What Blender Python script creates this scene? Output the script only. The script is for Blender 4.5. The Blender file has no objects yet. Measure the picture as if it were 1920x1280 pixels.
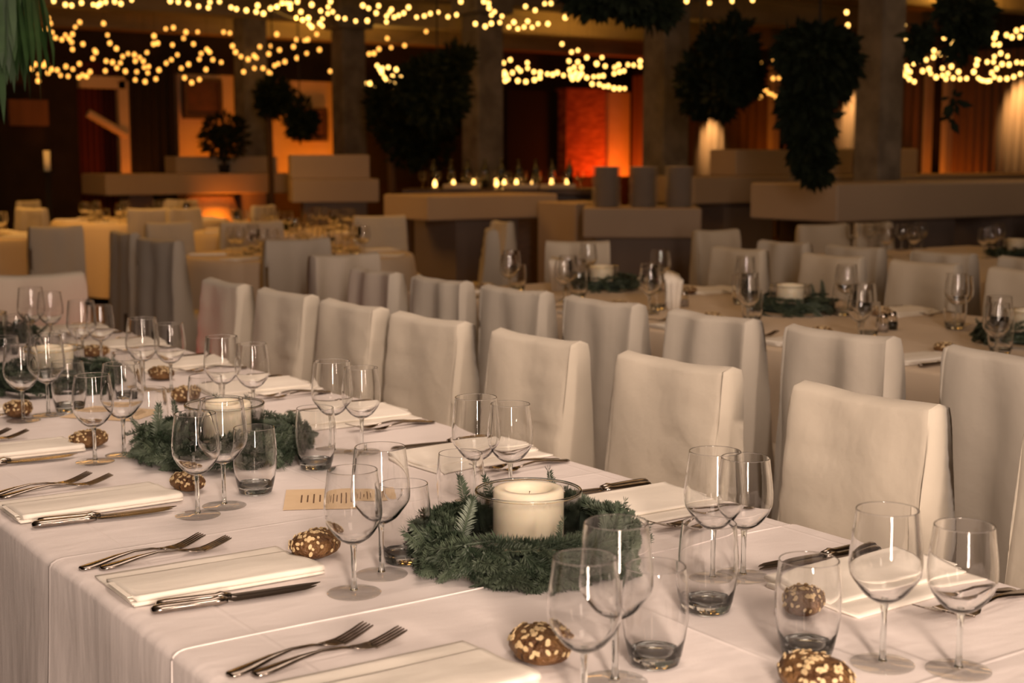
import bpy, math, random
from math import sin, cos, pi, radians as R
from mathutils import Vector, Matrix, noise
random.seed(7)
sc = bpy.context.scene
col = sc.collection
# ------------------------------------------------------------------ camera
CZ = 1.36
YAW = R(34.75); PITCH = R(7.37); FPX = 2667.0
cam_d = bpy.data.cameras.new('camera'); cam = bpy.data.objects.new('camera', cam_d); col.objects.link(cam)
cam.location = (0, 0, CZ); cam.rotation_euler = (R(90) - PITCH, 0, -YAW)
cam_d.sensor_width = 36; cam_d.lens = 36 * FPX / 1920; cam_d.clip_start = .02; cam_d.clip_end = 100
cam_d.dof.use_dof = True; cam_d.dof.focus_distance = 2.35; cam_d.dof.aperture_fstop = 5.6
sc.camera = cam
# ------------------------------------------------------------------ world, lights, exposure
w = bpy.data.worlds.new('world'); sc.world = w; w.use_nodes = True
w.node_tree.nodes['Background'].inputs[0].default_value = (1, .62, .35, 1)
w.node_tree.nodes['Background'].inputs[1].default_value = .012
sc.view_settings.view_transform = 'Standard'; sc.view_settings.look = 'None'
sc.view_settings.gamma = 1; sc.view_settings.use_curve_mapping = False
sc.view_settings.exposure = 0.0
sc.cycles.max_bounces = 14; sc.cycles.transparent_max_bounces = 24
sc.cycles.transmission_bounces = 10; sc.cycles.diffuse_bounces = 3; sc.cycles.glossy_bounces = 5
sc.cycles.sample_clamp_indirect = 4.0

def light(kind, loc, power, color, size=.2, target=None, spot=None, name='lamp', size_y=None, blend=.6, spread=180):
    l = bpy.data.lights.new(name, kind); l.energy = power; l.color = color
    if kind == 'AREA':
        l.size = size; l.spread = R(spread)
        if size_y: l.shape = 'RECTANGLE'; l.size_y = size_y
    else: l.shadow_soft_size = size
    if kind == 'SPOT': l.spot_size = R(spot or 60); l.spot_blend = blend
    o = bpy.data.objects.new(name, l); col.objects.link(o); o.location = loc
    if target is not None:
        o.rotation_euler = (Vector(target) - Vector(loc)).to_track_quat('-Z', 'Y').to_euler()
    return o

KEY = (1, .76, .60); WARM = (1, .60, .29); AMBER = (1, .46, .09); ORANGE = (1, .22, .008)
light('AREA', (-.40, -1.45, 1.75), 62, KEY, .30, (1.65, 2.0, 1.15), name='stage_lamp', size_y=2.3, spread=100)
light('AREA', (1.35, -1.7, 2.0), 17, KEY, .16, (2.0, 1.8, 1.0), name='stage_lamp', size_y=1.6, spread=100)
light('AREA', (.9, .6, 3.2), 4.5, KEY, .6, (1.3, 1.9, .75), name='unseen_overhead', spread=90)  # unseen lamp added to brighten the cloth top from the camera side
light('AREA', (1.5, 3.2, 3.3), 12, KEY, 1.6, (1.5, 3.2, 0), name='unseen_overhead', spread=100)
light('POINT', (1.88, 5.25, .55), .8, (1, .12, .12), .06, name='uplight')  # added for the pink tint on the end chairs; its source is unseen
light('AREA', (3.9, 4.3, 3.3), 11, WARM, 1.6, (3.9, 4.4, 0), name='unseen_overhead')
light('AREA', (6.9, 5.0, 3.3), 9, WARM, 1.6, (6.9, 5.2, 0), name='unseen_overhead')
light('AREA', (3.0, 9.0, 3.3), 22, AMBER, 1.5, (3.0, 9.4, 0), name='unseen_overhead')  # the AMBER areas are fill added over the back of the hall, no fixtures
light('AREA', (3.4, 12.8, 3.3), 70, AMBER, 1.8, (3.4, 12.8, 0), name='unseen_overhead')
light('AREA', (7.0, 9.6, 3.3), 24, AMBER, 1.2, (7.2, 9.8, 0), name='unseen_overhead')
light('AREA', (10.8, 6.4, 3.3), 12, WARM, 1.2, (9.8, 7.4, 0), name='unseen_overhead')
for x, y, p in ((3.5, 16.2, 24), (7.2, 14.9, 20), (10.5, 19.2, 60), (13.2, 16.4, 55), (14.5, 11.0, 40), (3.5, 19.4, 14), (8.0, 12.6, 18)):
    light('AREA', (x, y, 2.9), p, (1, .50, .08), .5, (x, y, 4), name='ceiling_glow_fill')  # upward fill added for the amber ceiling glow, not fixtures of the hall

# ------------------------------------------------------------------ seen(): bearings of the photograph as world points
from mathutils import Euler
VIEW = Euler((R(90) - PITCH, 0, -YAW)).to_matrix()     # a constant: the layout never follows the camera
def ray(px, py):
    return VIEW @ Vector((px - 960, -(py - 640), -FPX))
def at_dist(px, py, d):          # point at horizontal distance d
    r = ray(px, py); k = d / math.hypot(r.x, r.y); return Vector((r.x * k, r.y * k, CZ + r.z * k))
def at_y(px, py, y):
    r = ray(px, py); k = y / r.y; return Vector((r.x * k, y, CZ + r.z * k))
def at_x(px, py, x):
    r = ray(px, py); k = x / r.x; return Vector((x, r.y * k, CZ + r.z * k))

# ------------------------------------------------------------------ materials
def mat(name, color, rough=.7, metal=0, spec=.5, noise_scale=None, c2=None, bump=None, bump_scale=200, emis=None, emis_s=0, sheen=0, sss=0, stretch=None, detail=4):
    m = bpy.data.materials.new(name); m.use_nodes = True; nt = m.node_tree; N = nt.nodes; L = nt.links
    b = N['Principled BSDF']; b.inputs['Base Color'].default_value = (*color, 1)
    b.inputs['Roughness'].default_value = rough; b.inputs['Metallic'].default_value = metal
    b.inputs['Specular IOR Level'].default_value = spec
    tc = N.new('ShaderNodeTexCoord'); vec = tc.outputs['Object']
    if stretch:
        mp = N.new('ShaderNodeMapping'); mp.inputs['Scale'].default_value = stretch; L.new(vec, mp.inputs[0]); vec = mp.outputs[0]
    if noise_scale:
        n = N.new('ShaderNodeTexNoise'); n.inputs['Scale'].default_value = noise_scale; n.inputs['Detail'].default_value = detail
        L.new(vec, n.inputs['Vector'])
        r = N.new('ShaderNodeValToRGB'); r.color_ramp.elements[0].position = .35; r.color_ramp.elements[1].position = .65
        r.color_ramp.elements[0].color = (*color, 1); r.color_ramp.elements[1].color = (*(c2 or color), 1)
        L.new(n.outputs['Fac'], r.inputs[0]); L.new(r.outputs[0], b.inputs['Base Color'])
    if bump:
        n2 = N.new('ShaderNodeTexNoise'); n2.inputs['Scale'].default_value = bump_scale; n2.inputs['Detail'].default_value = 3
        L.new(vec, n2.inputs['Vector'])
        bp = N.new('ShaderNodeBump'); bp.inputs['Strength'].default_value = bump; bp.inputs['Distance'].default_value = .01
        L.new(n2.outputs['Fac'], bp.inputs['Height']); L.new(bp.outputs[0], b.inputs['Normal'])
    if emis: b.inputs['Emission Color'].default_value = (*emis, 1); b.inputs['Emission Strength'].default_value = emis_s
    if sheen: b.inputs['Sheen Weight'].default_value = sheen
    if sss:
        b.inputs['Subsurface Weight'].default_value = sss; b.inputs['Subsurface Radius'].default_value = (.02, .012, .006)
    return m

def cloth_mat(name, color, press=True, weave=900):
    m = bpy.data.materials.new(name); m.use_nodes = True; nt = m.node_tree; N = nt.nodes; L = nt.links
    b = N['Principled BSDF']; b.inputs['Base Color'].default_value = (*color, 1); b.inputs['Roughness'].default_value = .85
    b.inputs['Specular IOR Level'].default_value = .2; b.inputs['Sheen Weight'].default_value = .08
    geo = N.new('ShaderNodeTexCoord')
    n = N.new('ShaderNodeTexNoise'); n.inputs['Scale'].default_value = 5; n.inputs['Detail'].default_value = 3
    mp = N.new('ShaderNodeMapping'); mp.inputs['Scale'].default_value = (1, 2.2, .6)
    L.new(geo.outputs['Object'], mp.inputs[0]); L.new(mp.outputs[0], n.inputs['Vector'])
    wv = N.new('ShaderNodeTexNoise'); wv.inputs['Scale'].default_value = weave; wv.inputs['Detail'].default_value = 1
    L.new(geo.outputs['Object'], wv.inputs['Vector'])
    a = N.new('ShaderNodeMath'); a.operation = 'MULTIPLY_ADD'; a.inputs[1].default_value = .05
    L.new(wv.outputs['Fac'], a.inputs[0]); L.new(n.outputs['Fac'], a.inputs[2])
    h = a.outputs[0]
    if press:   # ironed fold lines, one set each way
        sp = N.new('ShaderNodeSeparateXYZ'); L.new(geo.outputs['Object'], sp.inputs[0])
        for ax, period, off in (('X', .47, .20), ('Y', 1.10, .06)):
            ad = N.new('ShaderNodeMath'); ad.operation = 'ADD'; ad.inputs[1].default_value = off; L.new(sp.outputs[ax], ad.inputs[0])
            pp = N.new('ShaderNodeMath'); pp.operation = 'PINGPONG'; pp.inputs[1].default_value = period / 2; L.new(ad.outputs[0], pp.inputs[0])
            ss = N.new('ShaderNodeMapRange'); ss.interpolation_type = 'SMOOTHSTEP'; ss.inputs[1].default_value = 0; ss.inputs[2].default_value = .006
            ss.inputs[3].default_value = .15; ss.inputs[4].default_value = 0; L.new(pp.outputs[0], ss.inputs[0])
            s = N.new('ShaderNodeMath'); s.operation = 'ADD'; L.new(h, s.inputs[0]); L.new(ss.outputs[0], s.inputs[1]); h = s.outputs[0]
    bp = N.new('ShaderNodeBump'); bp.inputs['Strength'].default_value = .55; bp.inputs['Distance'].default_value = .012
    L.new(h, bp.inputs['Height']); L.new(bp.outputs[0], b.inputs['Normal'])
    return m

def glass_mat(name, thin=True, tint=(1, 1, 1)):
    m = bpy.data.materials.new(name); m.use_nodes = True; nt = m.node_tree; N = nt.nodes; L = nt.links
    N.remove(N['Principled BSDF']); out = N['Material Output']
    g = N.new('ShaderNodeBsdfGlass'); g.inputs['IOR'].default_value = 1.45 if thin else 1.5; g.inputs['Roughness'].default_value = 0; g.inputs['Color'].default_value = (*tint, 1)
    L.new(g.outputs[0], out.inputs['Surface'])
    return m

def foot_mat(k=.65, b=.06, p=3):
    m = bpy.data.materials.new('clear_foot_glass'); m.use_nodes = True; N = m.node_tree.nodes; L = m.node_tree.links
    N.remove(N['Principled BSDF'])
    t = N.new('ShaderNodeBsdfTransparent'); t.inputs['Color'].default_value = (.985, .985, .98, 1)
    g = N.new('ShaderNodeBsdfGlossy'); g.inputs['Roughness'].default_value = .03
    lw = N.new('ShaderNodeLayerWeight'); lw.inputs['Blend'].default_value = .5
    pw = N.new('ShaderNodeMath'); pw.operation = 'POWER'; pw.inputs[1].default_value = p; L.new(lw.outputs['Facing'], pw.inputs[0])
    fr = N.new('ShaderNodeMath'); fr.operation = 'MULTIPLY_ADD'; fr.inputs[1].default_value = k; fr.inputs[2].default_value = b; L.new(pw.outputs[0], fr.inputs[0])
    mx = N.new('ShaderNodeMixShader'); L.new(fr.outputs[0], mx.inputs[0]); L.new(t.outputs[0], mx.inputs[1]); L.new(g.outputs[0], mx.inputs[2])
    L.new(mx.outputs[0], N['Material Output'].inputs['Surface']); return m

M = {}
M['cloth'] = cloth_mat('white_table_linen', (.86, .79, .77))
M['cloth_dimmed'] = cloth_mat('amber_dimmed_linen', (.72, .59, .45), press=False)  # white linen with the dim amber light put into its colour
M['napkin'] = cloth_mat('napkin_linen', (.93, .87, .78), press=False, weave=1200)
M['chair'] = mat('chair_linen', (.60, .54, .45), .9, spec=.15, noise_scale=2, c2=(.63, .565, .47), bump=.3, bump_scale=18, sheen=.1)
M['chair_shade'] = mat('chair_linen_shaded', (.54, .49, .42), .9, spec=.15, noise_scale=2, c2=(.57, .515, .44), bump=.3, bump_scale=16, sheen=.1)  # same linen as the cream chairs, shade of the turned backs in its colour
M['wood_dark'] = mat('dark_wood', (.05, .025, .012), .5, noise_scale=12, c2=(.09, .045, .02), stretch=(1, 1, 6))
M['floor'] = mat('floor_boards', (.10, .055, .03), .55, noise_scale=4, c2=(.15, .085, .045), stretch=(1, .15, 1), bump=.2, bump_scale=20)
M['ceiling'] = mat('ceiling_plaster', (.30, .24, .16), .9, noise_scale=2, c2=(.36, .29, .2), bump=.3, bump_scale=8)
M['beam'] = mat('beam_wood', (.20, .15, .10), .8, noise_scale=5, c2=(.28, .21, .14), stretch=(.2, 1, 1))
M['concrete'] = mat('concrete', (.13, .11, .09), .9, noise_scale=5, c2=(.22, .19, .16), bump=.6, bump_scale=12)
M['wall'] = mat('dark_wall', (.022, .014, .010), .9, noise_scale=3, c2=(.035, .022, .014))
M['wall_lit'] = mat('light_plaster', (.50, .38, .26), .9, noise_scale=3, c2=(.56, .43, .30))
M['brick'] = mat('red_brick', (.50, .16, .08), .85, noise_scale=9, c2=(.24, .06, .03), stretch=(.6, .6, 2.2), bump=1, bump_scale=14)
M['black'] = mat('black_fabric', (.012, .008, .006), .95)
M['curtain'] = mat('brown_drape', (.16, .085, .045), .9, noise_scale=3, c2=(.2, .105, .055), stretch=(4, 4, .3))
M['redcurtain'] = mat('red_drape', (.09, .012, .008), .9)
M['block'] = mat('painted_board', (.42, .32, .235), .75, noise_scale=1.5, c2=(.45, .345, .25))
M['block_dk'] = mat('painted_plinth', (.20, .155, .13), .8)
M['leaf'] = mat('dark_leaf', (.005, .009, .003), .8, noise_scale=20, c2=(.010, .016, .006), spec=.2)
M['fern'] = mat('fern_leaf', (.016, .045, .010), .6, noise_scale=12, c2=(.032, .08, .018))
M['bark'] = mat('bark', (.09, .045, .02), .9)
M['needle'] = mat('fir_needle', (.022, .040, .022), .5, noise_scale=22, c2=(.090, .120, .078), detail=2)
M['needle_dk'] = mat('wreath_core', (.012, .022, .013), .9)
M['wax'] = mat('ivory_wax', (.86, .78, .62), .42, sss=.25, spec=.4)
M['wick'] = mat('wick', (.04, .03, .02), .9)
M['steel'] = mat('silver_plate', (.42, .37, .33), .2, metal=1, noise_scale=60, c2=(.30, .26, .23))
M['steel_dk'] = mat('silver_blade', (.26, .23, .21), .25, metal=1)
M['crust'] = mat('bread_crust', (.10, .042, .014), .5, noise_scale=28, c2=(.24, .125, .045), bump=1, bump_scale=120, spec=.4)
M['oat'] = mat('oat_flake', (.66, .50, .28), .6)
M['glass'] = glass_mat('thin_glass', True)
M['glass_foot'] = foot_mat(.8, .03, 3.5)
M['glass_wall'] = foot_mat(.8, .07, 2.2)
M['glass_solid'] = glass_mat('solid_glass', False, (.97, .985, .985))
M['paper'] = mat('cream_card', (.80, .60, .38), .8, noise_scale=30, c2=(.84, .64, .42))
M['ink'] = mat('brown_ink', (.16, .08, .04), .8)
M['bulb'] = mat('lit_bulb', (1, .7, .3), .4, emis=(1, .43, .075), emis_s=2.8)
M['bulb_pale'] = mat('lit_bulb_pale', (1, .8, .5), .4, emis=(1, .54, .13), emis_s=5.0)
M['flame'] = mat('candle_flame', (1, .6, .2), .4, emis=(1, .52, .13), emis_s=9)
M['cord'] = mat('black_cord', (.01, .008, .006), .7)
M['china'] = mat('white_china', (.60, .52, .45), .35)
M['bottle'] = mat('dark_bottle', (.012, .014, .008), .12, spec=.8)
M['picture'] = mat('picture_dark', (.05, .022, .012), .6, noise_scale=4, c2=(.13, .04, .02))
M['tablewood'] = mat('plywood', (.30, .20, .11), .7)

# ------------------------------------------------------------------ mesh helpers
def link(name, me, m=None, parent=None, smooth=False, loc=None, rz=None):
    if m is not None:
        for x in (m if isinstance(m, (list, tuple)) else [m]): me.materials.append(x)
    if smooth: me.polygons.foreach_set('use_smooth', [True] * len(me.polygons))
    o = bpy.data.objects.new(name, me); col.objects.link(o)
    if parent: o.parent = parent
    if loc is not None: o.location = loc
    if rz is not None: o.rotation_euler = (0, 0, rz)
    return o
def pydata(name, v, f):
    me = bpy.data.meshes.new(name); me.from_pydata([tuple(p) for p in v], [], f); me.update(); return me
def tag(o, label=None, cat=None, group=None, kind=None):
    if label: o['label'] = label
    if cat: o['category'] = cat
    if group: o['group'] = group
    if kind: o['kind'] = kind
    return o
def empty(name, loc=(0, 0, 0), rz=0):
    o = bpy.data.objects.new(name, None); col.objects.link(o); o.location = loc; o.rotation_euler = (0, 0, rz); o.empty_display_size = .05
    return o
KIDS = {}
def kids(o):
    return [c for c in o.children]
def clone(root, loc=None, rz=None, label=None, group=None, scale=None):
    r = root.copy(); col.objects.link(r)
    if loc is not None: r.location = loc
    if rz is not None: r.rotation_euler = (0, 0, rz)
    if scale is not None: r.scale = scale if hasattr(scale, '__len__') else (scale,) * 3
    if label: r['label'] = label
    if group: r['group'] = group
    for ch in kids(root):
        c = ch.copy(); col.objects.link(c); c.parent = r
        for g in kids(ch):
            d = g.copy(); col.objects.link(d); d.parent = c
    return r
class B:
    """collects simple solids into one mesh"""
    def __init__(s): s.v = []; s.f = []
    def add(s, v, f):
        n = len(s.v); s.v += [tuple(p) for p in v]; s.f += [tuple(i + n for i in q) for q in f]; return s
    def box(s, x0, x1, y0, y1, z0, z1, ch=0):
        if not ch:
            return s.add([(x, y, z) for z in (z0, z1) for y in (y0, y1) for x in (x0, x1)],
                         [(0, 2, 3, 1), (4, 5, 7, 6), (0, 1, 5, 4), (2, 6, 7, 3), (0, 4, 6, 2), (1, 3, 7, 5)])
        rings = []
        for z, i in ((z0, ch), (z0 + ch, 0), (z1 - ch, 0), (z1, ch)):
            c = ch
            a, b_, d, e = x0 + i, x1 - i, y0 + i, y1 - i
            rings.append([(a + c, d, z), (b_ - c, d, z), (b_, d + c, z), (b_, e - c, z), (b_ - c, e, z), (a + c, e, z), (a, e - c, z), (a, d + c, z)])
        return s.loft(rings)
    def loft(s, rings, cap=True, closed=True):
        n = len(rings[0]); v = [p for r in rings for p in r]; f = []
        for k in range(len(rings) - 1):
            for i in range(n if closed else n - 1):
                j = (i + 1) % n; f.append((k * n + i, k * n + j, (k + 1) * n + j, (k + 1) * n + i))
        if cap: f.append(tuple(reversed(range(n)))); f.append(tuple((len(rings) - 1) * n + i for i in range(n)))
        return s.add(v, f)
    def tube(s, pts, rad, n=8, cap=True):
        rings = []; pts = [Vector(p) for p in pts]
        for i, p in enumerate(pts):
            t = (pts[min(i + 1, len(pts) - 1)] - pts[max(i - 1, 0)]).normalized()
            up = Vector((0, 0, 1)) if abs(t.z) < .95 else Vector((1, 0, 0))
            a = t.cross(up).normalized(); b_ = t.cross(a)
            r = rad[i] if hasattr(rad, '__len__') else rad
            rings.append([p + a * (r * cos(2 * pi * k / n)) + b_ * (r * sin(2 * pi * k / n)) for k in range(n)])
        return s.loft(rings, cap)
    def lathe(s, prof, n=32, ox=0, oy=0, oz=0, sharp=False):
        if sharp:      # extra loops beside sharp turns keep the smooth normals honest
            P = [prof[0]]
            for i in range(1, len(prof)):
                a, b_ = Vector((*prof[i - 1], 0)), Vector((*prof[i], 0)); d = b_ - a; L_ = d.length
                def turn(k):
                    if k <= 0 or k >= len(prof) - 1: return True
                    u = Vector((*prof[k], 0)) - Vector((*prof[k - 1], 0)); w_ = Vector((*prof[k + 1], 0)) - Vector((*prof[k], 0))
                    return u.angle(w_, 0) > .5
                e = min(.0004, L_ * .2)
                if turn(i - 1) and L_ > .001: q = a + d * (e / L_); P.append((q.x, q.y))
                if turn(i) and L_ > .001: q = b_ - d * (e / L_); P.append((q.x, q.y))
                P.append(prof[i])
            prof = P
        v = []; f = []; idx = []
        for r, z in prof:
            if r < 1e-6: idx.append([len(v)]); v.append((ox, oy, oz + z))
            else:
                idx.append(list(range(len(v), len(v) + n)))
                v += [(ox + r * cos(2 * pi * k / n), oy + r * sin(2 * pi * k / n), oz + z) for k in range(n)]
        for a, b_ in zip(idx, idx[1:]):
            for k in range(n):
                j = (k + 1) % n
                if len(a) == 1 and len(b_) == 1: continue
                if len(a) == 1: f.append((a[0], b_[j], b_[k]))
                elif len(b_) == 1: f.append((a[k], a[j], b_[0]))
                else: f.append((a[k], a[j], b_[j], b_[k]))
        return s.add(v, f)
    def build(s, name, m=None, parent=None, smooth=False, **k): return link(name, pydata(name, s.v, s.f), m, parent, smooth, **k)
ORDN = ['first', 'second', 'third', 'fourth', 'fifth', 'sixth', 'seventh', 'eighth', 'ninth', 'tenth', 'eleventh', 'twelfth', 'thirteenth', 'fourteenth', 'fifteenth', 'sixteenth', 'seventeenth', 'eighteenth', 'nineteenth', 'twentieth', 'twenty-first', 'twenty-second']
ORD = ['first', 'second', 'third', 'fourth', 'fifth', 'sixth', 'seventh', 'eighth', 'ninth', 'tenth', 'eleventh', 'twelfth', 'thirteenth', 'fourteenth']

# ------------------------------------------------------------------ room shell
YB, XR, ZC = 22.0, 18.1, 3.55
def struct(o): return tag(o, kind='structure')
struct(B().box(-6, XR + .3, -6, YB + .3, -.1, 0).build('floor', M['floor']))
struct(B().box(-6, XR + .3, -6, YB + .3, ZC, ZC + .1).build('ceiling', M['ceiling']))
struct(B().box(-6, XR + .3, YB, YB + .2, 0, ZC).build('wall_back', M['wall']))
struct(B().box(XR, XR + .2, -6, YB, 0, ZC).build('wall_right', M['wall']))
struct(B().box(-6.2, -6, -6, YB, 0, ZC).build('wall_left', M['wall']))
struct(B().box(-6, XR, -6.2, -6, 0, ZC).build('wall_front', M['wall']))
for i, y in enumerate((5.0, 8.2, 11.4, 14.6, 17.8, 20.6)):
    struct(B().box(-6, XR, y, y + .42, ZC - .34, ZC, .01).build('ceiling_beam', M['beam']))
# columns
for px, d, wd, cap in ((905, 17.4, .45, 1), (1247, 16.0, .45, 1), (1645, 12.9, .36, 0), (656, 19.5, .42, 1), (474, 20.0, .42, 0)):
    p = at_dist(px, 300, d); h = wd / 2 * .82
    b = B().box(p.x - h, p.x + h, p.y - h, p.y + h, 0, ZC - (.5 if cap else 0), .015)
    if cap: b.box(p.x - h * 1.5, p.x + h * 1.5, p.y - h * 1.5, p.y + h * 1.5, ZC - .5, ZC, .02)
    struct(b.build('column', M['concrete']))

# ------------------------------------------------------------------ back wall features
def panel_y(px0, px1, py0, py1, y, depth, m, name, **k):
    a = at_y(px0, py0, y); b = at_y(px1, py1, y)
    return B().box(a.x, b.x, y, y + depth, max(b.z, 0), a.z).build(name, m, **k), a, b
def drape(name, p0, p1, z0, z1, folds, amp, m):
    p0 = Vector(p0); p1 = Vector(p1); d = p1 - p0; nrm = Vector((-d.y, d.x, 0)).normalized(); n = folds * 8
    v = []; f = []
    for iz, z in enumerate((z0, (z0 + z1) / 2, z1)):
        for side in (0, .02):
            for i in range(n + 1):
                t = i / n; a = amp * (1 if iz < 2 else .6) * sin(t * folds * 2 * pi + .3 * sin(9 * t))
                q = p0 + d * t + nrm * (a + side); v.append((q.x, q.y, z))
    s = 2 * (n + 1)
    for iz in range(2):
        for side in (0, 1):
            for i in range(n):
                a = iz * s + side * (n + 1) + i
                f.append((a, a + 1, a + s + 1, a + s))
    return link(name, pydata(name, v, f), m, smooth=True)
# orange lit bay with a dark picture
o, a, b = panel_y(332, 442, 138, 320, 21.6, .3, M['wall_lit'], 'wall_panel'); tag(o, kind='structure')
light('AREA', ((a.x + b.x) / 2 - .1, 20.6, .55), 17, ORANGE, .5, ((a.x + b.x) / 2, 21.6, 1.9), name='uplight')
o, a, b = panel_y(350, 410, 153, 216, 21.5, .08, M['picture'], 'picture'); tag(o, 'square dark framed picture on the orange lit wall beside the black drape', 'picture')
fr = B()
for x0, x1, z0, z1 in ((a.x - .05, b.x + .05, a.z, a.z + .06), (a.x - .05, b.x + .05, b.z - .06, b.z), (a.x - .06, a.x, b.z, a.z), (b.x, b.x + .06, b.z, a.z)): fr.box(x0, x1, 21.46, 21.59, z0, z1)
fr.build('frame', M['wood_dark'], o)
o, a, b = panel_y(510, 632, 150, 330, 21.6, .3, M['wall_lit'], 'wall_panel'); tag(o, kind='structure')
light('AREA', (b.x - .35, 20.7, .5), 26, ORANGE, .5, (b.x - .3, 21.6, 1.7), name='uplight')
o, a, b = panel_y(556, 608, 208, 258, 21.5, .08, M['picture'], 'picture'); tag(o, 'dark reddish framed picture in the orange lit bay beside the column', 'picture')
fr = B()
for x0, x1, z0, z1 in ((a.x - .05, b.x + .05, a.z, a.z + .06), (a.x - .05, b.x + .05, b.z - .06, b.z), (a.x - .06, a.x, b.z, a.z), (b.x, b.x + .06, b.z, a.z)): fr.box(x0, x1, 21.46, 21.59, z0, z1)
fr.build('frame', M['wood_dark'], o)
o, a, b = panel_y(16, 92, 186, 236, 21.7, .2, M['curtain'], 'wall_panel'); tag(o, kind='structure')
# tall black drape, red drape, lit post and handrail at left
p0 = at_y(232, 300, 20.4); p1 = at_y(332, 300, 20.4)
tag(drape('curtain', (p0.x, 20.4, 0), (p1.x, 20.4, 0), 0, 2.85, 6, .06, M['black']), 'tall black curtain hanging beside the orange lit bay', 'curtain')
p0 = at_y(150, 300, 21); p1 = at_y(226, 300, 21)
tag(drape('curtain', (p0.x, 21, 0), (p1.x, 21, 0), 0, 2.75, 7, .05, M['redcurtain']), 'dark red curtain behind the orange lit handrail', 'curtain')
a = at_y(222, 150, 20.2); b = at_y(240, 150, 20.2)
st = empty('stair_rail', (a.x, 20.2, 0)); tag(st, 'pale post and sloping handrail lit orange in front of the red curtain', 'railing')
B().box(0, b.x - a.x, 0, .14, 0, 2.45).build('post', M['wall_lit'], st)
q0 = at_y(165, 212, 20.2); q1 = at_y(238, 254, 20.2)
B().tube([(q0.x - a.x, 0, q0.z), (q1.x - a.x, 0, q1.z)], .06).build('handrail', M['wall_lit'], st)
q0 = at_y(150, 148, 20.2); B().box(q0.x - a.x, .1, 0, .12, q0.z - .12, q0.z + .05).build('top_rail', M['wall_lit'], st)
light('SPOT', (a.x + .0, 19.4, .3), 60, ORANGE, .08, (a.x, 20.2, 1.4), 70, 'uplight')
# dark doorway and red brick pier near the corner
o, a, b = panel_y(950, 1062, 168, 330, 21.85, .12, M['black'], 'door_1'); tag(o, kind='structure')
o, a, b = panel_y(1062, 1142, 165, 330, 21.6, .35, M['brick'], 'trim_1'); tag(o, kind='structure')
light('AREA', (b.x - .25, 20.9, .6), 30, (1, .12, .01), .4, (b.x - .35, 21.6, 1.6), name='uplight')
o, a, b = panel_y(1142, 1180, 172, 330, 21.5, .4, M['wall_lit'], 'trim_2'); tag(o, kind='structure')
light('SPOT', ((a.x + b.x) / 2, 20.7, .3), 60, ORANGE, .1, ((a.x + b.x) / 2, 21.5, 1.6), 60, 'uplight')
o, a, b = panel_y(680, 945, 168, 340, 21.8, .12, M['black'], 'door_2'); tag(o, kind='structure')
# right hand wall: brown drapes between narrow posts, with warm wall washers
dr = [(1185, 1265), (1290, 1440), (1470, 1600), (1685, 1730), (1770, 1960)]
lab = ['brown curtain in the corner between the columns', 'brown curtain behind the hanging plants lit by one lamp', 'brown curtain behind the largest hanging plant',
       'narrow brown curtain just past the concrete column', 'wide brown curtain with a bright pool of lamp light at its end']
for (x0, x1), l in zip(dr, lab):
    p0 = at_x(x0, 300, XR - .45); p1 = at_x(x1, 300, XR - .45)
    tag(drape('curtain', (p0.x, p0.y, 0), (p1.x, p1.y, 0), 0, 2.9, max(3, int((x1 - x0) / 14)), .04, M['curtain']), l, 'curtain')
for x0, x1 in ((1438, 1448), (1728, 1734), (1762, 1772)):
    p0 = at_x(x0, 300, XR - .6); p1 = at_x(x1, 300, XR - .6)
    struct(B().box(XR - .6, XR - .45, p1.y, p0.y, 0, 2.9).build('trim_3', M['wall_lit']))
p = at_x(1752, 300, XR - 1.1); light('SPOT', (p.x, p.y, .3), 60, ORANGE, .08, (XR - .3, p.y, 1.6), 80, 'uplight')
p = at_x(1430, 300, XR - 1.3); light('SPOT', (p.x, p.y, .3), 50, ORANGE, .08, (XR - .3, p.y + .1, 1.9), 90, 'uplight')
for px, z, pw in ((1330, 1.65, 300), (1597, 2.0, 300), (1908, 2.05, 420)):
    p = at_x(px, 300, XR - .5)
    light('SPOT', (XR - 1.0, p.y, z + .75), pw, (1, .74, .34), .04, (XR - .5, p.y, z + .05), 46, 'wall_lamp', blend=1)

# ------------------------------------------------------------------ buffet blocks
def counter(name, label, x0, x1, y0, y1, z0, z1, peds, riser=None, m='block'):
    t = empty(name, ((x0 + x1) / 2, (y0 + y1) / 2, 0)); tag(t, label, 'counter')
    ox, oy = t.location.x, t.location.y
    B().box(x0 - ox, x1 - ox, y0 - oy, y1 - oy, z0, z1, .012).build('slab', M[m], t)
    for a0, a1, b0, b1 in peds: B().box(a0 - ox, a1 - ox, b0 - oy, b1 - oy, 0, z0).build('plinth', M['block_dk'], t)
    return t
def riser(label, x0, x1, y0, y1, z0, z1, m='block'):
    o = B().box(-(x1 - x0) / 2, (x1 - x0) / 2, -(y1 - y0) / 2, (y1 - y0) / 2, 0, z1 - z0, .01).build('display_box', M[m])
    o.location = ((x0 + x1) / 2, (y0 + y1) / 2, z0); return tag(o, label, 'box')
c = at_dist(1569, 400, 10.4); c2 = at_x(1405, 400, c.x)
counter('buffet_counter', 'long white slab counter in front of the concrete column', c.x, c.x + 5.2, c.y, c2.y, .90, 1.17,
        [(c.x + .55, c.x + 1.5, c.y + .15, c2.y - .1), (c.x + 2.2, c.x + 5.0, c.y + .15, c2.y - .1)])
c = at_dist(1300, 380, 14.2); c2 = at_y(1800, 380, c.y)
counter('buffet_counter', 'white slab counter behind the hanging plants', c.x, c2.x + 3, c.y, c.y + .9, .90, 1.17, [(c.x + .5, c.x + 1.2, c.y + .1, c.y + .8), (c.x + 2.0, c2.x + 2, c.y + .1, c.y + .8)])
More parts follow.
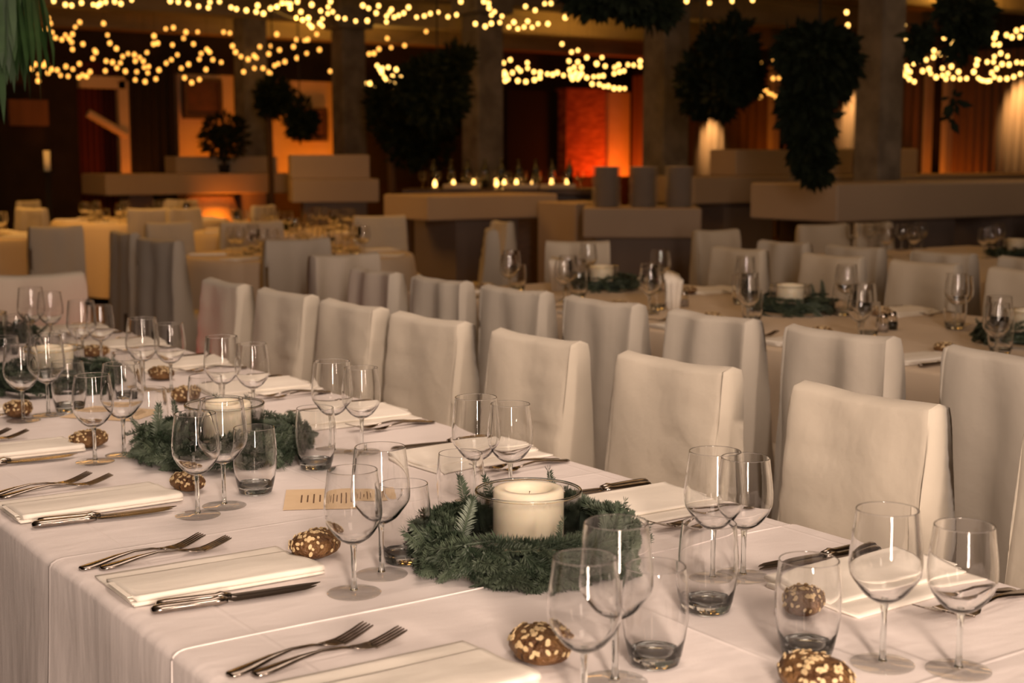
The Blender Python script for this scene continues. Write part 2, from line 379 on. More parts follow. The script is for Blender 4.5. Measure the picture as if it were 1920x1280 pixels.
a = at_y(1380, 280, c.y + .3); b = at_y(1600, 280, c.y + .3)
riser('grey display box under the largest hanging plant', a.x, b.x, c.y + .3, c.y + .7, 1.17, a.z)
a = at_y(1610, 278, c.y + .35); b = at_y(1722, 278, c.y + .35)
riser('grey display box half hidden by the concrete column', a.x, b.x, c.y + .35, c.y + .7, 1.17, a.z)
# counter with the plate stacks
c = at_dist(1093, 440, 11.0); cR = at_dist(1315, 440, 11.0)
pc = empty('plate_counter', ((c.x + cR.x) / 2, (c.y + cR.y) / 2, 0), -YAW - R(4)); tag(pc, 'small grey counter carrying the three stacks of plates', 'counter')
hw = (cR - c).length / 2
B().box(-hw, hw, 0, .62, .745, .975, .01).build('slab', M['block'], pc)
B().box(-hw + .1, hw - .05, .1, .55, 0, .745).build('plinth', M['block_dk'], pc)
pl = B(); h = 0
for k in range(22):
    z = k * .0142; pl.lathe([(0, z), (.07, z), (.115, z + .012), (.113, z + .0145), (.065, z + .004), (0, z + .004)], 20)
plates_me = pl
for i, px in enumerate((1137, 1206, 1273)):
    g = ['plates in the stack at the end near the brick pier', 'plates in the middle stack on the small counter', 'plates in the stack beside the columns'][i]
    base = at_dist(px, 400, 11.25)
    proto = B().lathe([(0, 0), (.075, 0), (.118, .013), (.115, .0155), (.068, .004), (0, .004)], 20)
    me = pydata('plate', proto.v, proto.f); me.materials.append(M['china'])
    for k in range(22):
        o = bpy.data.objects.new('plate', me); col.objects.link(o)
        o.location = (base.x + random.uniform(-.002, .002), base.y + random.uniform(-.002, .002), .976 + k * .0142)
        tag(o, 'white plate, %s from the bottom of the %s stack on the small grey counter' % (ORDN[k], ['first', 'middle', 'third'][i]), 'plate', g)
# yellow lit counter left of it
c = at_dist(803, 400, 12.0); cl = at_x(719, 400, c.x); cr = at_y(1046, 400, c.y)
counter('buffet_counter', 'white slab counter with an amber lit end in front of the glassware bar', c.x, cr.x, c.y, cl.y, .83, 1.04, [(c.x + .4, cr.x - .3, c.y + .2, c.y + .9)])
a = at_dist(1046, 400, 12.2); b = at_dist(1100, 400, 12.2)
riser('amber lit block between the long counter and the plate counter', a.x, b.x + .3, a.y - .25, a.y + .3, 0, .98)
# far left counter and its risers
c = at_dist(198, 350, 18.0); cr = at_y(545, 350, c.y)
counter('buffet_counter', 'far white slab counter over the orange lit barrel', c.x, cr.x, c.y, c.y + .9, .90, 1.16, [(c.x + .4, c.x + .7, c.y + .3, c.y + .7), (c.x + 1.9, c.x + 2.25, c.y + .3, c.y + .7)])
cB = c
a = at_y(330, 293, c.y + .35); b = at_y(520, 293, c.y + .35)
riser('long box raised on the far white counter beside the round bush', a.x, b.x, c.y + .35, c.y + .75, 1.16, a.z)
p = at_y(394, 380, cB.y + .42)
o = B().lathe([(0, 0), (.30, 0), (.36, .2), (.37, .45), (.35, .7), (.30, .86), (0, .86)], 28).build('barrel', M['wall_lit'], smooth=True); o.location = (p.x, p.y, 0)
tag(o, 'round pale barrel lit orange beneath the far white counter', 'barrel')
light('AREA', (p.x - .15, p.y - .62, .08), 9, ORANGE, .12, (p.x - .02, p.y - .2, .62), name='uplight', spread=80)
c = at_dist(548, 370, 14.8); cr = at_dist(712, 370, 14.8)
pc = empty('display_counter', ((c.x + cr.x) / 2, (c.y + cr.y) / 2, 0), -R(22)); tag(pc, 'pale display counter with a tall box on it beside the far slab', 'counter')
hw = (cr - c).length / 2
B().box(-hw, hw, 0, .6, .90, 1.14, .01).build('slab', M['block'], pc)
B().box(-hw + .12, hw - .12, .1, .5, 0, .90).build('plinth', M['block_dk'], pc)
a = at_dist(545, 290, 14.95); b = at_dist(700, 290, 14.95)
o = B().box(-hw + .0, hw - .08, .12, .56, 0, a.z - 1.14, .01).build('display_box', M['block']); o.location = (pc.location.x, pc.location.y, 1.14); o.rotation_euler = (0, 0, -R(22))
tag(o, 'tall pale box standing on the display counter', 'box')

# ------------------------------------------------------------------ chairs
def chair_mesh(kind, seed, wd=.352):
    """covered dining chair facing +x (seat towards +x); back slab from floor to top, widening below"""
    rnd = random.Random(seed); ph = [rnd.uniform(0, 6.28) for _ in range(8)]
    top = .905; v = []; f = []
    nz, ny, nx = 30, 20, 5
    def prof(t):    # back face x, front face x, half width at height t*top
        z = t * top
        bx = -.030 - .05 * (1 - t) * .9 - (.0 if z > .45 else .015 * (1 - z / .45))
        fx = .036 + (.115 * (1 - t)) if kind != 'slim' else .045 + .09 * (1 - t)
        hw = wd / 2 * (1 + .05 * (1 - t))
        return bx, fx, hw
    per = []   # perimeter of a rounded rectangle: unit square params
    ring = []
    sy = [-1, -.985, -.95] + [-.9 + 1.8 * i / (ny - 6) for i in range(ny - 5)] + [.95, .985]; ux = [0, .05, .5, .95, .99][:nx]; ny = len(sy)
    for i in range(ny): ring.append((0, sy[i]))          # back, y from - to +
    for i in range(nx): ring.append((ux[i], 1))
    for i in range(ny): ring.append((1, -sy[i]))
    for i in range(nx): ring.append((1 - ux[i], -1))
    n = len(ring)
    def fold(u, y, t, face):
        z = t * top
        if face == 'back':
            a = .009 * sin(y * 38 + ph[0] + 2 * noise.noise(Vector((y * 4, z * 3, seed)))) * (.35 + .65 * (1 - abs(2 * t - 1.2)))
            if kind == 'gathered': a *= 2.0
            a += .008 * noise.noise(Vector((y * 7, z * 5, seed + 3)))
            return a
        if face == 'front':
            # a few diagonal pulls falling from the upper corner
            d = (y * cos(ph[1] * .2 + .5) + (z - .7) * 1.4)
            a = .012 * sin(d * 60 + ph[2]) * max(0, 1 - abs(y + .08 * (1 if ph[3] > 3 else -1)) * 7) * max(0, 1 - abs(z - .74) * 6)
            a += .010 * noise.noise(Vector((y * 7, z * 5, seed + 9))) + .0015 * noise.noise(Vector((y * 20, z * 16, seed))) + .003 * sin(y * 30 + z * 10 + ph[4])
            return a
        return .007 * noise.noise(Vector((u * 9 + seed, y * 6, z * 7)))
    rows = [i / (nz - 3) * .955 for i in range(nz - 2)] + [.975, .99, 1.0]
    for t in rows:
        bx, fx, hw = prof(t); er = 0
        z = t * top
        er = .010 * max(0, (t - .955) / .045) ** 2      # rounded top
        for (u, s) in ring:
            # round the vertical edges
            x = bx + (fx - bx) * u; y = s * hw
            cx_, cy_ = (bx + fx) / 2, 0
            ax = abs(x - cx_) / ((fx - bx) / 2); ay = abs(s)
            k = 1 - .09 * max(0, ax + ay * 1.0 - 1.93) / .07 * (1 if ay > .8 else 0)
            x = cx_ + (x - cx_) * (k * (1 - er * 12)); y = y * (1 - er * 1.6) * (1 - .018 * max(0, ax + ay - 1.93) / .07)
            face = 'back' if u == 0 else ('front' if u == 1 else 'side')
            a = fold(u, y, t, face)
            if face == 'back': x -= a
            elif face == 'front': x += a
            else: y += a * (1 if s > 0 else -1)
            zz = z + (.004 * noise.noise(Vector((y * 12, u * 3, seed + 20))) - .007 * (1 - s * s) if t > .93 else 0)
            v.append((x, y, zz))
    for k in range(nz):
        for i in range(n):
            j = (i + 1) % n; f.append((k * n + i, k * n + j, (k + 1) * n + j, (k + 1) * n + i))
    # top: bridge back row to front row
    base = nz * n
    backi = [base + i for i in range(ny + 1)]; backi[-1] = base + ny
    fronti = [base + ny + nx + i for i in range(ny)] + [base + 2 * ny + nx]
    fronti = list(reversed(fronti))
    # raised middle line for a soft top
    mid = []
    for i in range(ny + 1):
        a = Vector(v[backi[i]]); b = Vector(v[fronti[i]]); c = (a + b) / 2; c.z += .009; mid.append(len(v)); v.append(tuple(c))
    for i in range(ny):
        f.append((backi[i], backi[i + 1], mid[i + 1], mid[i])); f.append((mid[i], mid[i + 1], fronti[i + 1], fronti[i]))
    # end caps of the top
    e0 = [base + 2 * ny + nx + i for i in range(nx)] + [base]
    e1 = [base + ny + i for i in range(nx + 1)]
    for e, mm in ((e0, mid[0]), (e1, mid[-1])):
        for i in range(len(e) - 1): f.append((e[i], e[i + 1], mm))
    return pydata('backrest_cover', v, f)
def seat_mesh(wd=.352, d=.21):
    b = B(); rings = []
    for z, s, k in ((0.01, 1.04, 0), (.2, 1.02, 0), (.40, 1.0, 0), (.455, 1.0, 0), (.475, .97, .012)):
        hw = wd / 2 * s; x0, x1 = .06, .15 + d - k; r = []
        for i in range(10): r.append((x0 + (x1 - x0) * i / 10, -hw + .004 * sin(i * 2.1 + z * 3), z))
        for i in range(10): r.append((x1 + .004 * sin(i * 1.7), -hw + 2 * hw * i / 10, z))
        for i in range(10): r.append((x1 - (x1 - x0) * i / 10, hw + .004 * sin(i * 1.9), z))
        for i in range(10): r.append((x0, hw - 2 * hw * i / 10, z))
        rings.append(r)
    b.loft(rings); return pydata('seat_cover', b.v, b.f)
CH = []
seam_b = B(); 
for s in (-1, 1): seam_b.tube([(.051, s * .168, .893), (.10, s * .176, .45), (.15, s * .182, .05)], .0014, 5)
def make_chair(kind, seed, m):
    t = empty('covered_chair', (0, 0, -50)); tag(t, 'covered chair', 'chair')
    link('backrest_cover', chair_mesh(kind, seed), m, t, True)
    link('seat_cover', seat_mesh(), m, t, True)
    for sx in (-.04, .30):
        for sy in (-.125, .125): B().box(sx - .018, sx + .018, sy - .018, sy + .018, 0, .42).build('leg', M['wood_dark'], t)
    return t
protos = [make_chair('plain', 1, M['chair']), make_chair('plain', 5, M['chair']), make_chair('plain', 11, M['chair']),
          make_chair('gathered', 21, M['chair_shade']), make_chair('plain', 33, M['chair_shade']), make_chair('gathered', 42, M['chair_shade'])]
used = set()
def chair(k, x, y, rz, label, group=None, scale=None):
    """rz: the way the seat faces (0 = +x)"""
    if k not in used and scale is None:
        used.add(k); t = protos[k]; t.location = (x, y, 0); t.rotation_euler = (0, 0, rz); t['label'] = label
        if group: t['group'] = group
        return t
    t = clone(protos[k], (x, y, 0), rz, label, group, scale)
    if not group and 'group' in t: del t['group']
    return t
# row 1: along the far side of the front table, facing it (towards -x)
g1 = 'chairs along the front table'
row1 = [1.27, 1.81, 2.365, 2.90, 3.415, 3.88, 4.35, 4.845]
for i, y in enumerate(row1):
    lb = 'cream covered chair facing the front table, %s' % (ORD[i - 1] + ' whole one of its row' if i else 'the cut off one at the picture edge')
    if i == 2: lb = 'cream covered chair at the front table whose cover has slipped into diagonal folds'
    chair([0, 1, 2, 0, 1, 2, 0, 1][i], 2.11, y + .02, pi + R([0, -1, 1.5, 0, 2, -1, 1, -2][i]), lb[:120], g1)
# row 2: backs to us, at the second table
row2 = [1.50, 2.02, 2.545, 3.03, 3.54, 4.03, 4.52, 5.01]
g2 = 'chairs with their backs to the front table'
for i, y in enumerate(row2):
    chair([3, 4, 5, 3, 4, 4, 5, 3][i], 2.81, y, R([0, 0, 1, -1, 0, 1.5, 0, -1][i]), 'grey white chair back to the front row, %s chair along the second table' % ORD[i], g2)
# row 3: beyond the second table
g3 = 'chairs on the far side of the second table'
for i, (x, y, rz) in enumerate(((5.0, 3.53, 180), (5.0, 4.05, 180), (5.0, 4.58, 180), (5.0, 5.20, 180), (4.70, 6.15, 232))):
    chair([1, 0, 2, 1, 0][i], x, y, R(rz), 'cream chair facing us beyond the second table, %s from the picture edge' % ORD[i] if i < 4 else 'cream chair turned at the corner of the second table', g3)
g4 = 'chairs with their backs to us at the third table'
for i, y in enumerate((3.45, 3.92, 4.42, 4.97, 5.47)):
    chair([4, 3, 5, 4, 3][i], 5.58, y, 0, 'grey white chair back at the third table, %s of that row' % ORD[i], g4)
chair(1, 6.15, 6.62, R(-90), 'small cream chair at the end of the third table near the counter', 'end chairs of the third table')
chair(2, 7.25, 6.75, R(-92), 'wide cream chair at the end of the third table behind the glasses', 'end chairs of the third table', (1, 1.25, 1))
chair(0, 7.72, 6.72, R(-88), 'cream chair beside the wide one at the end of the third table', 'end chairs of the third table')
chair(1, 8.9, 6.1, R(180), 'cream chair beyond the candle on the third table', 'end chairs of the third table')
chair(1, 1.62, 5.62, R(-90), 'wide cream chair at the head of the front table behind the glasses', None, (1, 1.12, 1))
# left group round the round table
lg = 'chairs around the round tables'
for k, x, y, rz, wdt, lb in (
    (3, 3.17, 5.95, 92, 1, 'grey chair back standing alone between the second and the round table'),
    (4, 3.55, 7.22, 88, 1.1, 'broad grey chair back in front of the round table'),
    (4, 2.90, 7.62, 8, 1.2, 'tall dark grey chair side on at the round table'),
    (4, 3.02, 8.52, 0, 1.05, 'grey chair hidden behind the tall side on chair'),
    (4, 3.72, 9.60, -80, 1, 'grey chair on the far side of the round table beside the dark side on chair'),
    (4, 4.25, 9.38, -92, 1.3, 'wide grey chair on the far side of the round table'),
    (3, 5.06, 7.52, 150, .95, 'grey chair turned towards the round table beside the glasses'),
    (1, 5.72, 8.35, 170, .8, 'small cream chair behind the grey turned chair'),
    (0, 5.5, 9.75, -100, 1.2, 'pale chair standing under the amber lit counter'),
    (4, 2.90, 9.48, 90, 1, 'grey chair back in front of the amber lit table cloth')):
    chair(k, x, y, R(rz), lb, lg, (1, wdt, 1))

# ------------------------------------------------------------------ tablecloths and tables
def side_off(y, z, depth, amp, seed):
    return .008 + .02 * depth + amp * (.12 + 1.3 * depth) * (sin(y * 10 + seed + .8 * sin(y * 4.3 + seed)) + .45 * sin(y * 23 + seed * 2)) + .006 * depth * noise.noise(Vector((y * 3, z * 4, seed)))
def drape_cloth(name, x0, x1, y0, y1, zt, drop, m, amp=.012, seed=0, ends=(True, True), step=.045):
    """cloth with rounded shoulders; a top sheet and hanging sides with folds"""
    v = []; f = []; zb = zt - drop
    ny = max(8, int((y1 - y0) / step)); prof = []
    # section across x: (side -1 near / +1 far)
    nxt = 16
    rows = []
    r = .012
    def side(sx, k):   # k from 0 (bottom) to 1 (top edge)
        pass
    zs = [zb + (zt - r - zb) * i / 12 for i in range(13)]
    sec = [('n', z, None) for z in zs] + [('a', 30, -1), ('a', 60, -1)] + [('t', i / nxt, None) for i in range(nxt + 1)] + [('a', 60, 1), ('a', 30, 1)] + [('f', z, None) for z in reversed(zs)]
    for j in range(ny + 1):
        y = y0 + (y1 - y0) * j / ny
        for kx, a, sgn in sec:
            if kx in 'nf':
                depth = (zt - a) / max(drop, .01)
                off = side_off(y, a, depth, amp, seed)
                x = x0 - off if kx == 'n' else x1 + off
                z = a
            elif kx == 'a':
                an = R(a); ff = side_off(y, zt, 0, amp, seed)
                x = x0 + r - (r + ff) * cos(an) if sgn < 0 else x1 - r + (r + ff) * cos(an)
                z = zt - r + r * sin(an)
            else:
                x = x0 + r + (x1 - x0 - 2 * r) * a; z = zt + .0008 * noise.noise(Vector((x * 6, y * 6, seed)))
            v.append((x, y, z))
    n = len(sec)
    for j in range(ny):
        for i in range(n - 1):
            a = j * n + i; f.append((a, a + n, a + n + 1, a + 1))
    for e, (on, ye, sg) in enumerate(((ends[0], y0, -1), (ends[1], y1, 1))):
        if not on: continue
        nn = max(6, int((x1 - x0) / .05)); st = len(v)
        for iz in range(9):
            for i in range(nn + 1):
                x = x0 + (x1 - x0) * i / nn; dp = iz / 8
                ff = amp * (dp) * sin(x * 19 + seed + sin(x * 5)); v.append((x + (i - nn / 2) / nn * .03 * dp, ye + sg * (ff + .02 * dp), zt - (zt - zb) * dp - (.0 if iz else 0)))
        for iz in range(8):
            for i in range(nn):
                a = st + iz * (nn + 1) + i; f.append((a, a + 1, a + nn + 2, a + nn + 1))
    return link(name, pydata(name, v, f), m, smooth=True)
def round_cloth(name, cx, cy, r, zt, drop, m, seed=0):
    v = [(cx, cy, zt)]; f = []; n = 72; rows = [(.3, 0), (.7, 0), (.985, 0), (1, .012), (1.012, .06)] + [(1.02 + .008 * k, .06 + (drop - .06) * k / 8) for k in range(1, 9)]
    for rr, d in rows:
        for i in range(n):
            a = 2 * pi * i / n; fo = 1 + .045 * (d / drop) * sin(a * 11 + seed + sin(a * 3)); v.append((cx + r * rr * fo * cos(a), cy + r * rr * fo * sin(a), zt - d))
    for i in range(n): f.append((0, 1 + i, 1 + (i + 1) % n))
    for k in range(len(rows) - 1):
        for i in range(n):
            j = (i + 1) % n; a = 1 + k * n; f.append((a + i, a + n + i, a + n + j, a + j))
    return link(name, pydata(name, v, f), m, smooth=True)
def table(x0, x1, y0, y1, label, zt=.742):
    t = empty('banquet_table', ((x0 + x1) / 2, (y0 + y1) / 2, 0)); tag(t, label, 'table')
    hx, hy = (x1 - x0) / 2 - .02, (y1 - y0) / 2 - .04
    B().box(-hx, hx, -hy, hy, zt - .03, zt).build('table_top', M['tablewood'], t)
    for sx in (-1, 1):
        for sy in (-1, 1): B().box(sx * (hx - .08) - .02, sx * (hx - .08) + .02, sy * (hy - .1) - .02, sy * (hy - .1) + .02, 0, zt - .03).build('leg', M['wood_dark'], t)
TX0, TX1 = .633, 1.715; ZT = .75
table(TX0, TX1, -1.0, 1.58, 'front banquet table section nearest the camera under white linen')
table(TX0, TX1, 1.62, 5.2, 'front banquet table section along the chair row under white linen')
oA = drape_cloth('tablecloth', TX0 - .003, TX1 + .003, -1.05, 1.638, ZT + .0022, .70, M['cloth'], .010, 1.3, (False, False))
tag(oA, 'white tablecloth on the camera end of the front table, its hem lying across', 'tablecloth')
hem = B(); hy = 1.637; zc_ = ZT + .0022; x0_ = TX0 - .003; so = lambda z: side_off(hy, z, (zc_ - z) / .70, .010, 1.3)
hp_ = [(x0_ - so(z) - .0006, hy, z) for z in [zc_ - .69 + .69 * i / 14 for i in range(14)]]
e0_ = so(zc_)
hp_ += [(x0_ + .012 - (.012 + e0_) * cos(R(a_)) - .0005 * cos(R(a_)), hy, zc_ - .012 + .0125 * sin(R(a_))) for a_ in (0, 25, 50, 75)]
hp_ += [(TX0 + .015 + (TX1 - TX0 - .03) * i / 14, hy + .0012 * sin(i * 1.1), zc_ + .0006) for i in range(15)]
hem.tube(hp_, .0013, 6)
hem.build('hem', M['cloth'], oA, True)
oB = drape_cloth('tablecloth', TX0, TX1, 1.50, 5.22, ZT, .70, M['cloth'], .010, 4.1, (False, True))
tag(oB, 'white tablecloth running the length of the front table under the wreaths', 'tablecloth')
T2 = (3.30, 4.62, .3, 5.62); T3 = (5.98, 8.3, 1.5, 6.35)
for T, lb, lc in ((T2, 'second banquet table between two rows of chairs', 'white tablecloth on the second table'), (T3, 'third banquet table in front of the white counters', 'white tablecloth on the third table')):
    table(*T, lb)
    tag(drape_cloth('tablecloth', *T, ZT, .70, M['cloth_dimmed'], .012, T[0]), lc, 'tablecloth')
# round and far tables on the left
rts = [(4.05, 8.2, .72, 'the round table behind the second table'), (2.5, 11.7, .95, 'the amber lit round table by the room edge'),
       (5.0, 13.6, .85, 'the far round table in front of the barrel'), (3.4, 16.4, 1.0, 'the farthest round table near the stair rail'),
       (5.3, 10.9, .8, 'the round table behind the grey chairs')]
for i, (x, y, r, lb) in enumerate(rts):
    t = empty('round_table', (x, y, 0)); tag(t, 'wooden pedestal table under the cloth of %s' % lb.replace('the ', '', 1), 'table')
    B().lathe([(0, .71), (r - .03, .71), (r - .03, .742), (0, .742)], 40).build('table_top', M['tablewood'], t)
    B().lathe([(0, 0), (.3, 0), (.3, .03), (.05, .06), (.05, .71), (0, .71)], 20).build('pedestal', M['wood_dark'], t)
    tag(round_cloth('tablecloth', x, y, r, ZT, .68, M['cloth_dimmed'], i), 'round white cloth on %s' % lb, 'tablecloth')

# ------------------------------------------------------------------ tableware prototypes
PROTO_Z = -60
def wine_glass(h=.178, rb=.041, rr=.035):
    t = empty('wine_glass', (0, 0, PROTO_Z)); tag(t, 'glass', 'wine glass')
    zb = h * .40                     # bottom of the bowl
    H = h - zb
    outer = [(.0045, 0), (.012, .003), (.024, .011), (.034, .024), (rb * .965, .036), (rb, .048), (rb * .99, .060), (rb * .955, .075), (rb * .9, H * .85), (rr, H)]
    th = .0011
    inner = [(rr - th, H), (rb * .9 - th, H * .85), (rb * .955 - th, .075), (rb * .99 - th, .060), (rb - th, .048), (rb * .965 - th, .036), (.034 - th, .025), (.024 - th, .0135), (.012, .0065), (0, .0045)]
    def smooth_prof(p, k=2):
        out = []
        for i in range(len(p) - 1):
            p0 = p[max(i - 1, 0)]; p1 = p[i]; p2 = p[i + 1]; p3 = p[min(i + 2, len(p) - 1)]
            for s in range(k):
                u = s / k
                out.append(tuple(.5 * (2 * p1[c] + (p2[c] - p0[c]) * u + (2 * p0[c] - 5 * p1[c] + 4 * p2[c] - p3[c]) * u * u + (3 * p1[c] - p0[c] - 3 * p2[c] + p3[c]) * u ** 3) for c in (0, 1)))
        out.append(p[-1]); return out
    B().lathe([(0, 0)] + smooth_prof(outer) + [(rr - th / 2, H + .0006)] + smooth_prof(inner), 40, oz=zb, sharp=True).build('bowl', M['glass'], t, True)
    B().lathe([(0, .0045), (.0058, .0055), (.0042, .010), (.0036, .025), (.0036, zb - .012), (.0044, zb - .004), (.0050, zb - .0002), (0, zb - .0002)], 16, sharp=True).build('stem', M['glass_solid'], t, True)
    B().lathe([(0, .0005), (.036, .0005), (.0382, .0012), (.0385, .002), (.036, .0027), (.02, .0034), (.008, .0046), (0, .0052)], 40, sharp=True).build('foot', M['glass_foot'], t, True)
    return t
def tumbler(h=.122):
    t = empty('water_tumbler', (0, 0, PROTO_Z)); tag(t, 'glass', 'water glass')
    o = [(0, .0006), (.026, .0006), (.0295, .003), (.033, .015), (.037, .035), (.0400, .058), (.0405, .075), (.0395, .095), (.0365, h)]
    i_ = [(.0353, h), (.0382, .095), (.0392, .075), (.0386, .058), (.0355, .036), (.0315, .021), (.026, .0145), (.015, .013), (0, .0128)]
    B().lathe(o + [(.0359, h + .0005)] + i_, 40, sharp=True).build('body', M['glass'], t, True)
    B().lathe([(0, .0008), (.0255, .0008), (.0292, .0034), (.0314, .0125), (.0305, .0175), (.0255, .0137), (.015, .0122), (0, .012)], 40, sharp=True).build('base', M['glass_solid'], t, True)
    return t
WG1 = wine_glass(); WG2 = wine_glass(.192, .0435, .037); TB = tumbler()
def single(me_objs, name):
    """joined copy of a prototype for places too far off to show parts"""
    b = B()
    for o in me_objs:
        b.add([v.co for v in o.data.vertices], [p.vertices for p in o.data.polygons])
    me = pydata(name, b.v, b.f); me.materials.append(M['glass']); me.polygons.foreach_set('use_smooth', [True] * len(me.polygons)); return me
far_wine = single(kids(WG1), 'wine_glass'); far_tumbler = single(kids(TB), 'water_tumbler')

def knife():
    t = empty('table_knife', (0, 0, PROTO_Z)); tag(t, 'knife', 'knife')
    rings = []
    for s, hw, hh, zc in ((0, .006, .0035, .0062), (.004, .0100, .0055, .0068), (.014, .0112, .0062, .007), (.045, .0095, .0058, .0068), (.082, .0080, .0052, .0064), (.090, .0098, .0066, .007), (.095, .0085, .0056, .0064), (.104, .0062, .0042, .006)):
        rings.append([(s, hw * cos(2 * pi * k / 12), zc + hh * sin(2 * pi * k / 12)) for k in range(12)])
    B().loft(rings).build('handle', M['steel'], t, True)
    rings = []
    for s, y0, y1, th in ((.102, -.005, .005, .0022), (.112, -.0085, .006, .0014), (.15, -.010, .0065, .001), (.19, -.0098, .0065, .0009), (.215, -.0075, .006, .0008), (.228, -.002, .005, .0007), (.235, .003, .0042, .0005)):
        zc = .0045 + .002 * (s - .1) / .13
        rings.append([(s, y0, zc), (s, (y0 + y1) / 2, zc - th * .6), (s, y1, zc - th), (s, y1, zc + th), (s, (y0 + y1) / 2, zc + th * .8), (s, y0, zc + .0002)])
    B().loft(rings).build('blade', M['steel_dk'], t)
    return t
def fork():
    t = empty('table_fork', (0, 0, PROTO_Z)); tag(t, 'fork', 'fork')
    def zc(s):   # side profile: handle end down, arched neck, dipping then rising tines
        P = [(0, .003), (.02, .004), (.06, .010), (.10, .0135), (.13, .0085), (.15, .004), (.165, .0045), (.185, .0095), (.208, .0175)]
        for (a, za), (b, zb) in zip(P, P[1:]):
            if s <= b: u = (s - a) / (b - a); u = u * u * (3 - 2 * u) if 0 else u; return za + (zb - za) * u
        return P[-1][1]
    rings = []
    for s, hw, th in ((0, .006, .0018), (.003, .0100, .0026), (.015, .0120, .0030), (.03, .0108, .0030), (.06, .007, .0026), (.09, .0036, .002), (.12, .0032, .0021), (.135, .0045, .0018)):
        rings.append([(s, hw * cos(2 * pi * k / 10), zc(s) + th * sin(2 * pi * k / 10)) for k in range(10)])
    B().loft(rings).build('handle', M['steel'], t, True)
    b = B(); rings = []
    for s, hw, th in ((.132, .004, .0016), (.14, .0085, .0014), (.148, .0115, .0012), (.158, .0122, .0012), (.164, .0122, .0012)):
        rings.append([(s, hw * cos(2 * pi * k / 12), zc(s) + th * sin(2 * pi * k / 12) + .004 * (abs(cos(2 * pi * k / 12)) ** 2) * (hw / .0122) * .4) for k in range(12)])
    b.loft(rings); b.build('head', M['steel'], t, True)
    for k in range(4):
        yc = (-1.5 + k) * .0066; rings = []
        for s, hw in ((.162, .0025), (.175, .0021), (.19, .0019), (.203, .0016), (.2085, .0008)):
            rings.append([(s, yc - hw, zc(s) - .0008), (s, yc + hw, zc(s) - .0008), (s, yc + hw, zc(s) + .0009), (s, yc - hw, zc(s) + .0009)])
        B().loft(rings).build('tine', M['steel'], t)
    return t
KN = knife(); FK = fork()
def napkin(seed):
    """folded napkin: long axis x 0..L, fold roll on the -y side, stacked layers stepping back"""
    rnd = random.Random(seed); L = .285; W = .172
    t = empty('folded_napkin', (0, 0, PROTO_Z)); tag(t, 'napkin', 'napkin')
    for k, (ya, yb, zb, zf_) in enumerate(((-W / 2 + .004, W / 2, .0005, .0070), (-W / 2, W / 2 - .045, .0068, .0165))):
        # k 0: flat lower folds; k 1: the thick fold on top, fat at -y and thin at its inner edge
        nx = 30; N = 18; rings = []
        for i in range(nx + 1):
            u = i / nx; x = L * (u if k == 0 else .012 + .976 * u); r = []
            def zz(q):      # q 0 at the inner edge, 1 at the fold
                top = (.0032 + .0036 * q) if k == 0 else (.0080 + (zf_ - .0080) * q ** .7)
                return top
            wob = lambda y: .0012 * sin(y * 48 + seed + u * 2.2) + .0016 * noise.noise(Vector((x * 8, y * 14, seed + k)))
            for q in range(N + 1):
                y = yb - (yb - ya) * q / N; r.append((x, y, zb if k == 0 else zb + .0002 - .0035 * (1 - q / N)))
            zt_ = zz(1); zm = (zt_ + zb) / 2; hh = (zt_ - zb) / 2
            for q in range(1, 8):
                a = pi * q / 8; r.append((x, ya - hh * 1.0 * sin(a), zm - hh * cos(a)))
            for q in range(N + 1):
                y = ya + (yb - ya) * q / N; e = 1 if 0 < q < N else .3
                r.append((x, y, max(zz(1 - q / N) + wob(y) * e, zb + .0006)))
            bend = .002 * sin(u * 3.1 + seed) + (.0025 * sin(u * 2 + seed) if k else 0)
            rings.append([(a_, b_ + bend, c_) for a_, b_, c_ in r])
        B().loft(rings).build('fold', M['napkin'], t, True)
    b = B()      # the open layer edges at the near end
    for q in range(3): b.box(-.0022 - .0012 * q, .003, -W / 2 + .008 + .006 * q, W / 2 - .05 - .01 * q, .0030 + .0034 * q, .0044 + .0034 * q, .0004)
    b.build('layer_edge', M['napkin'], t)
    return t
NP = [napkin(3), napkin(8)]
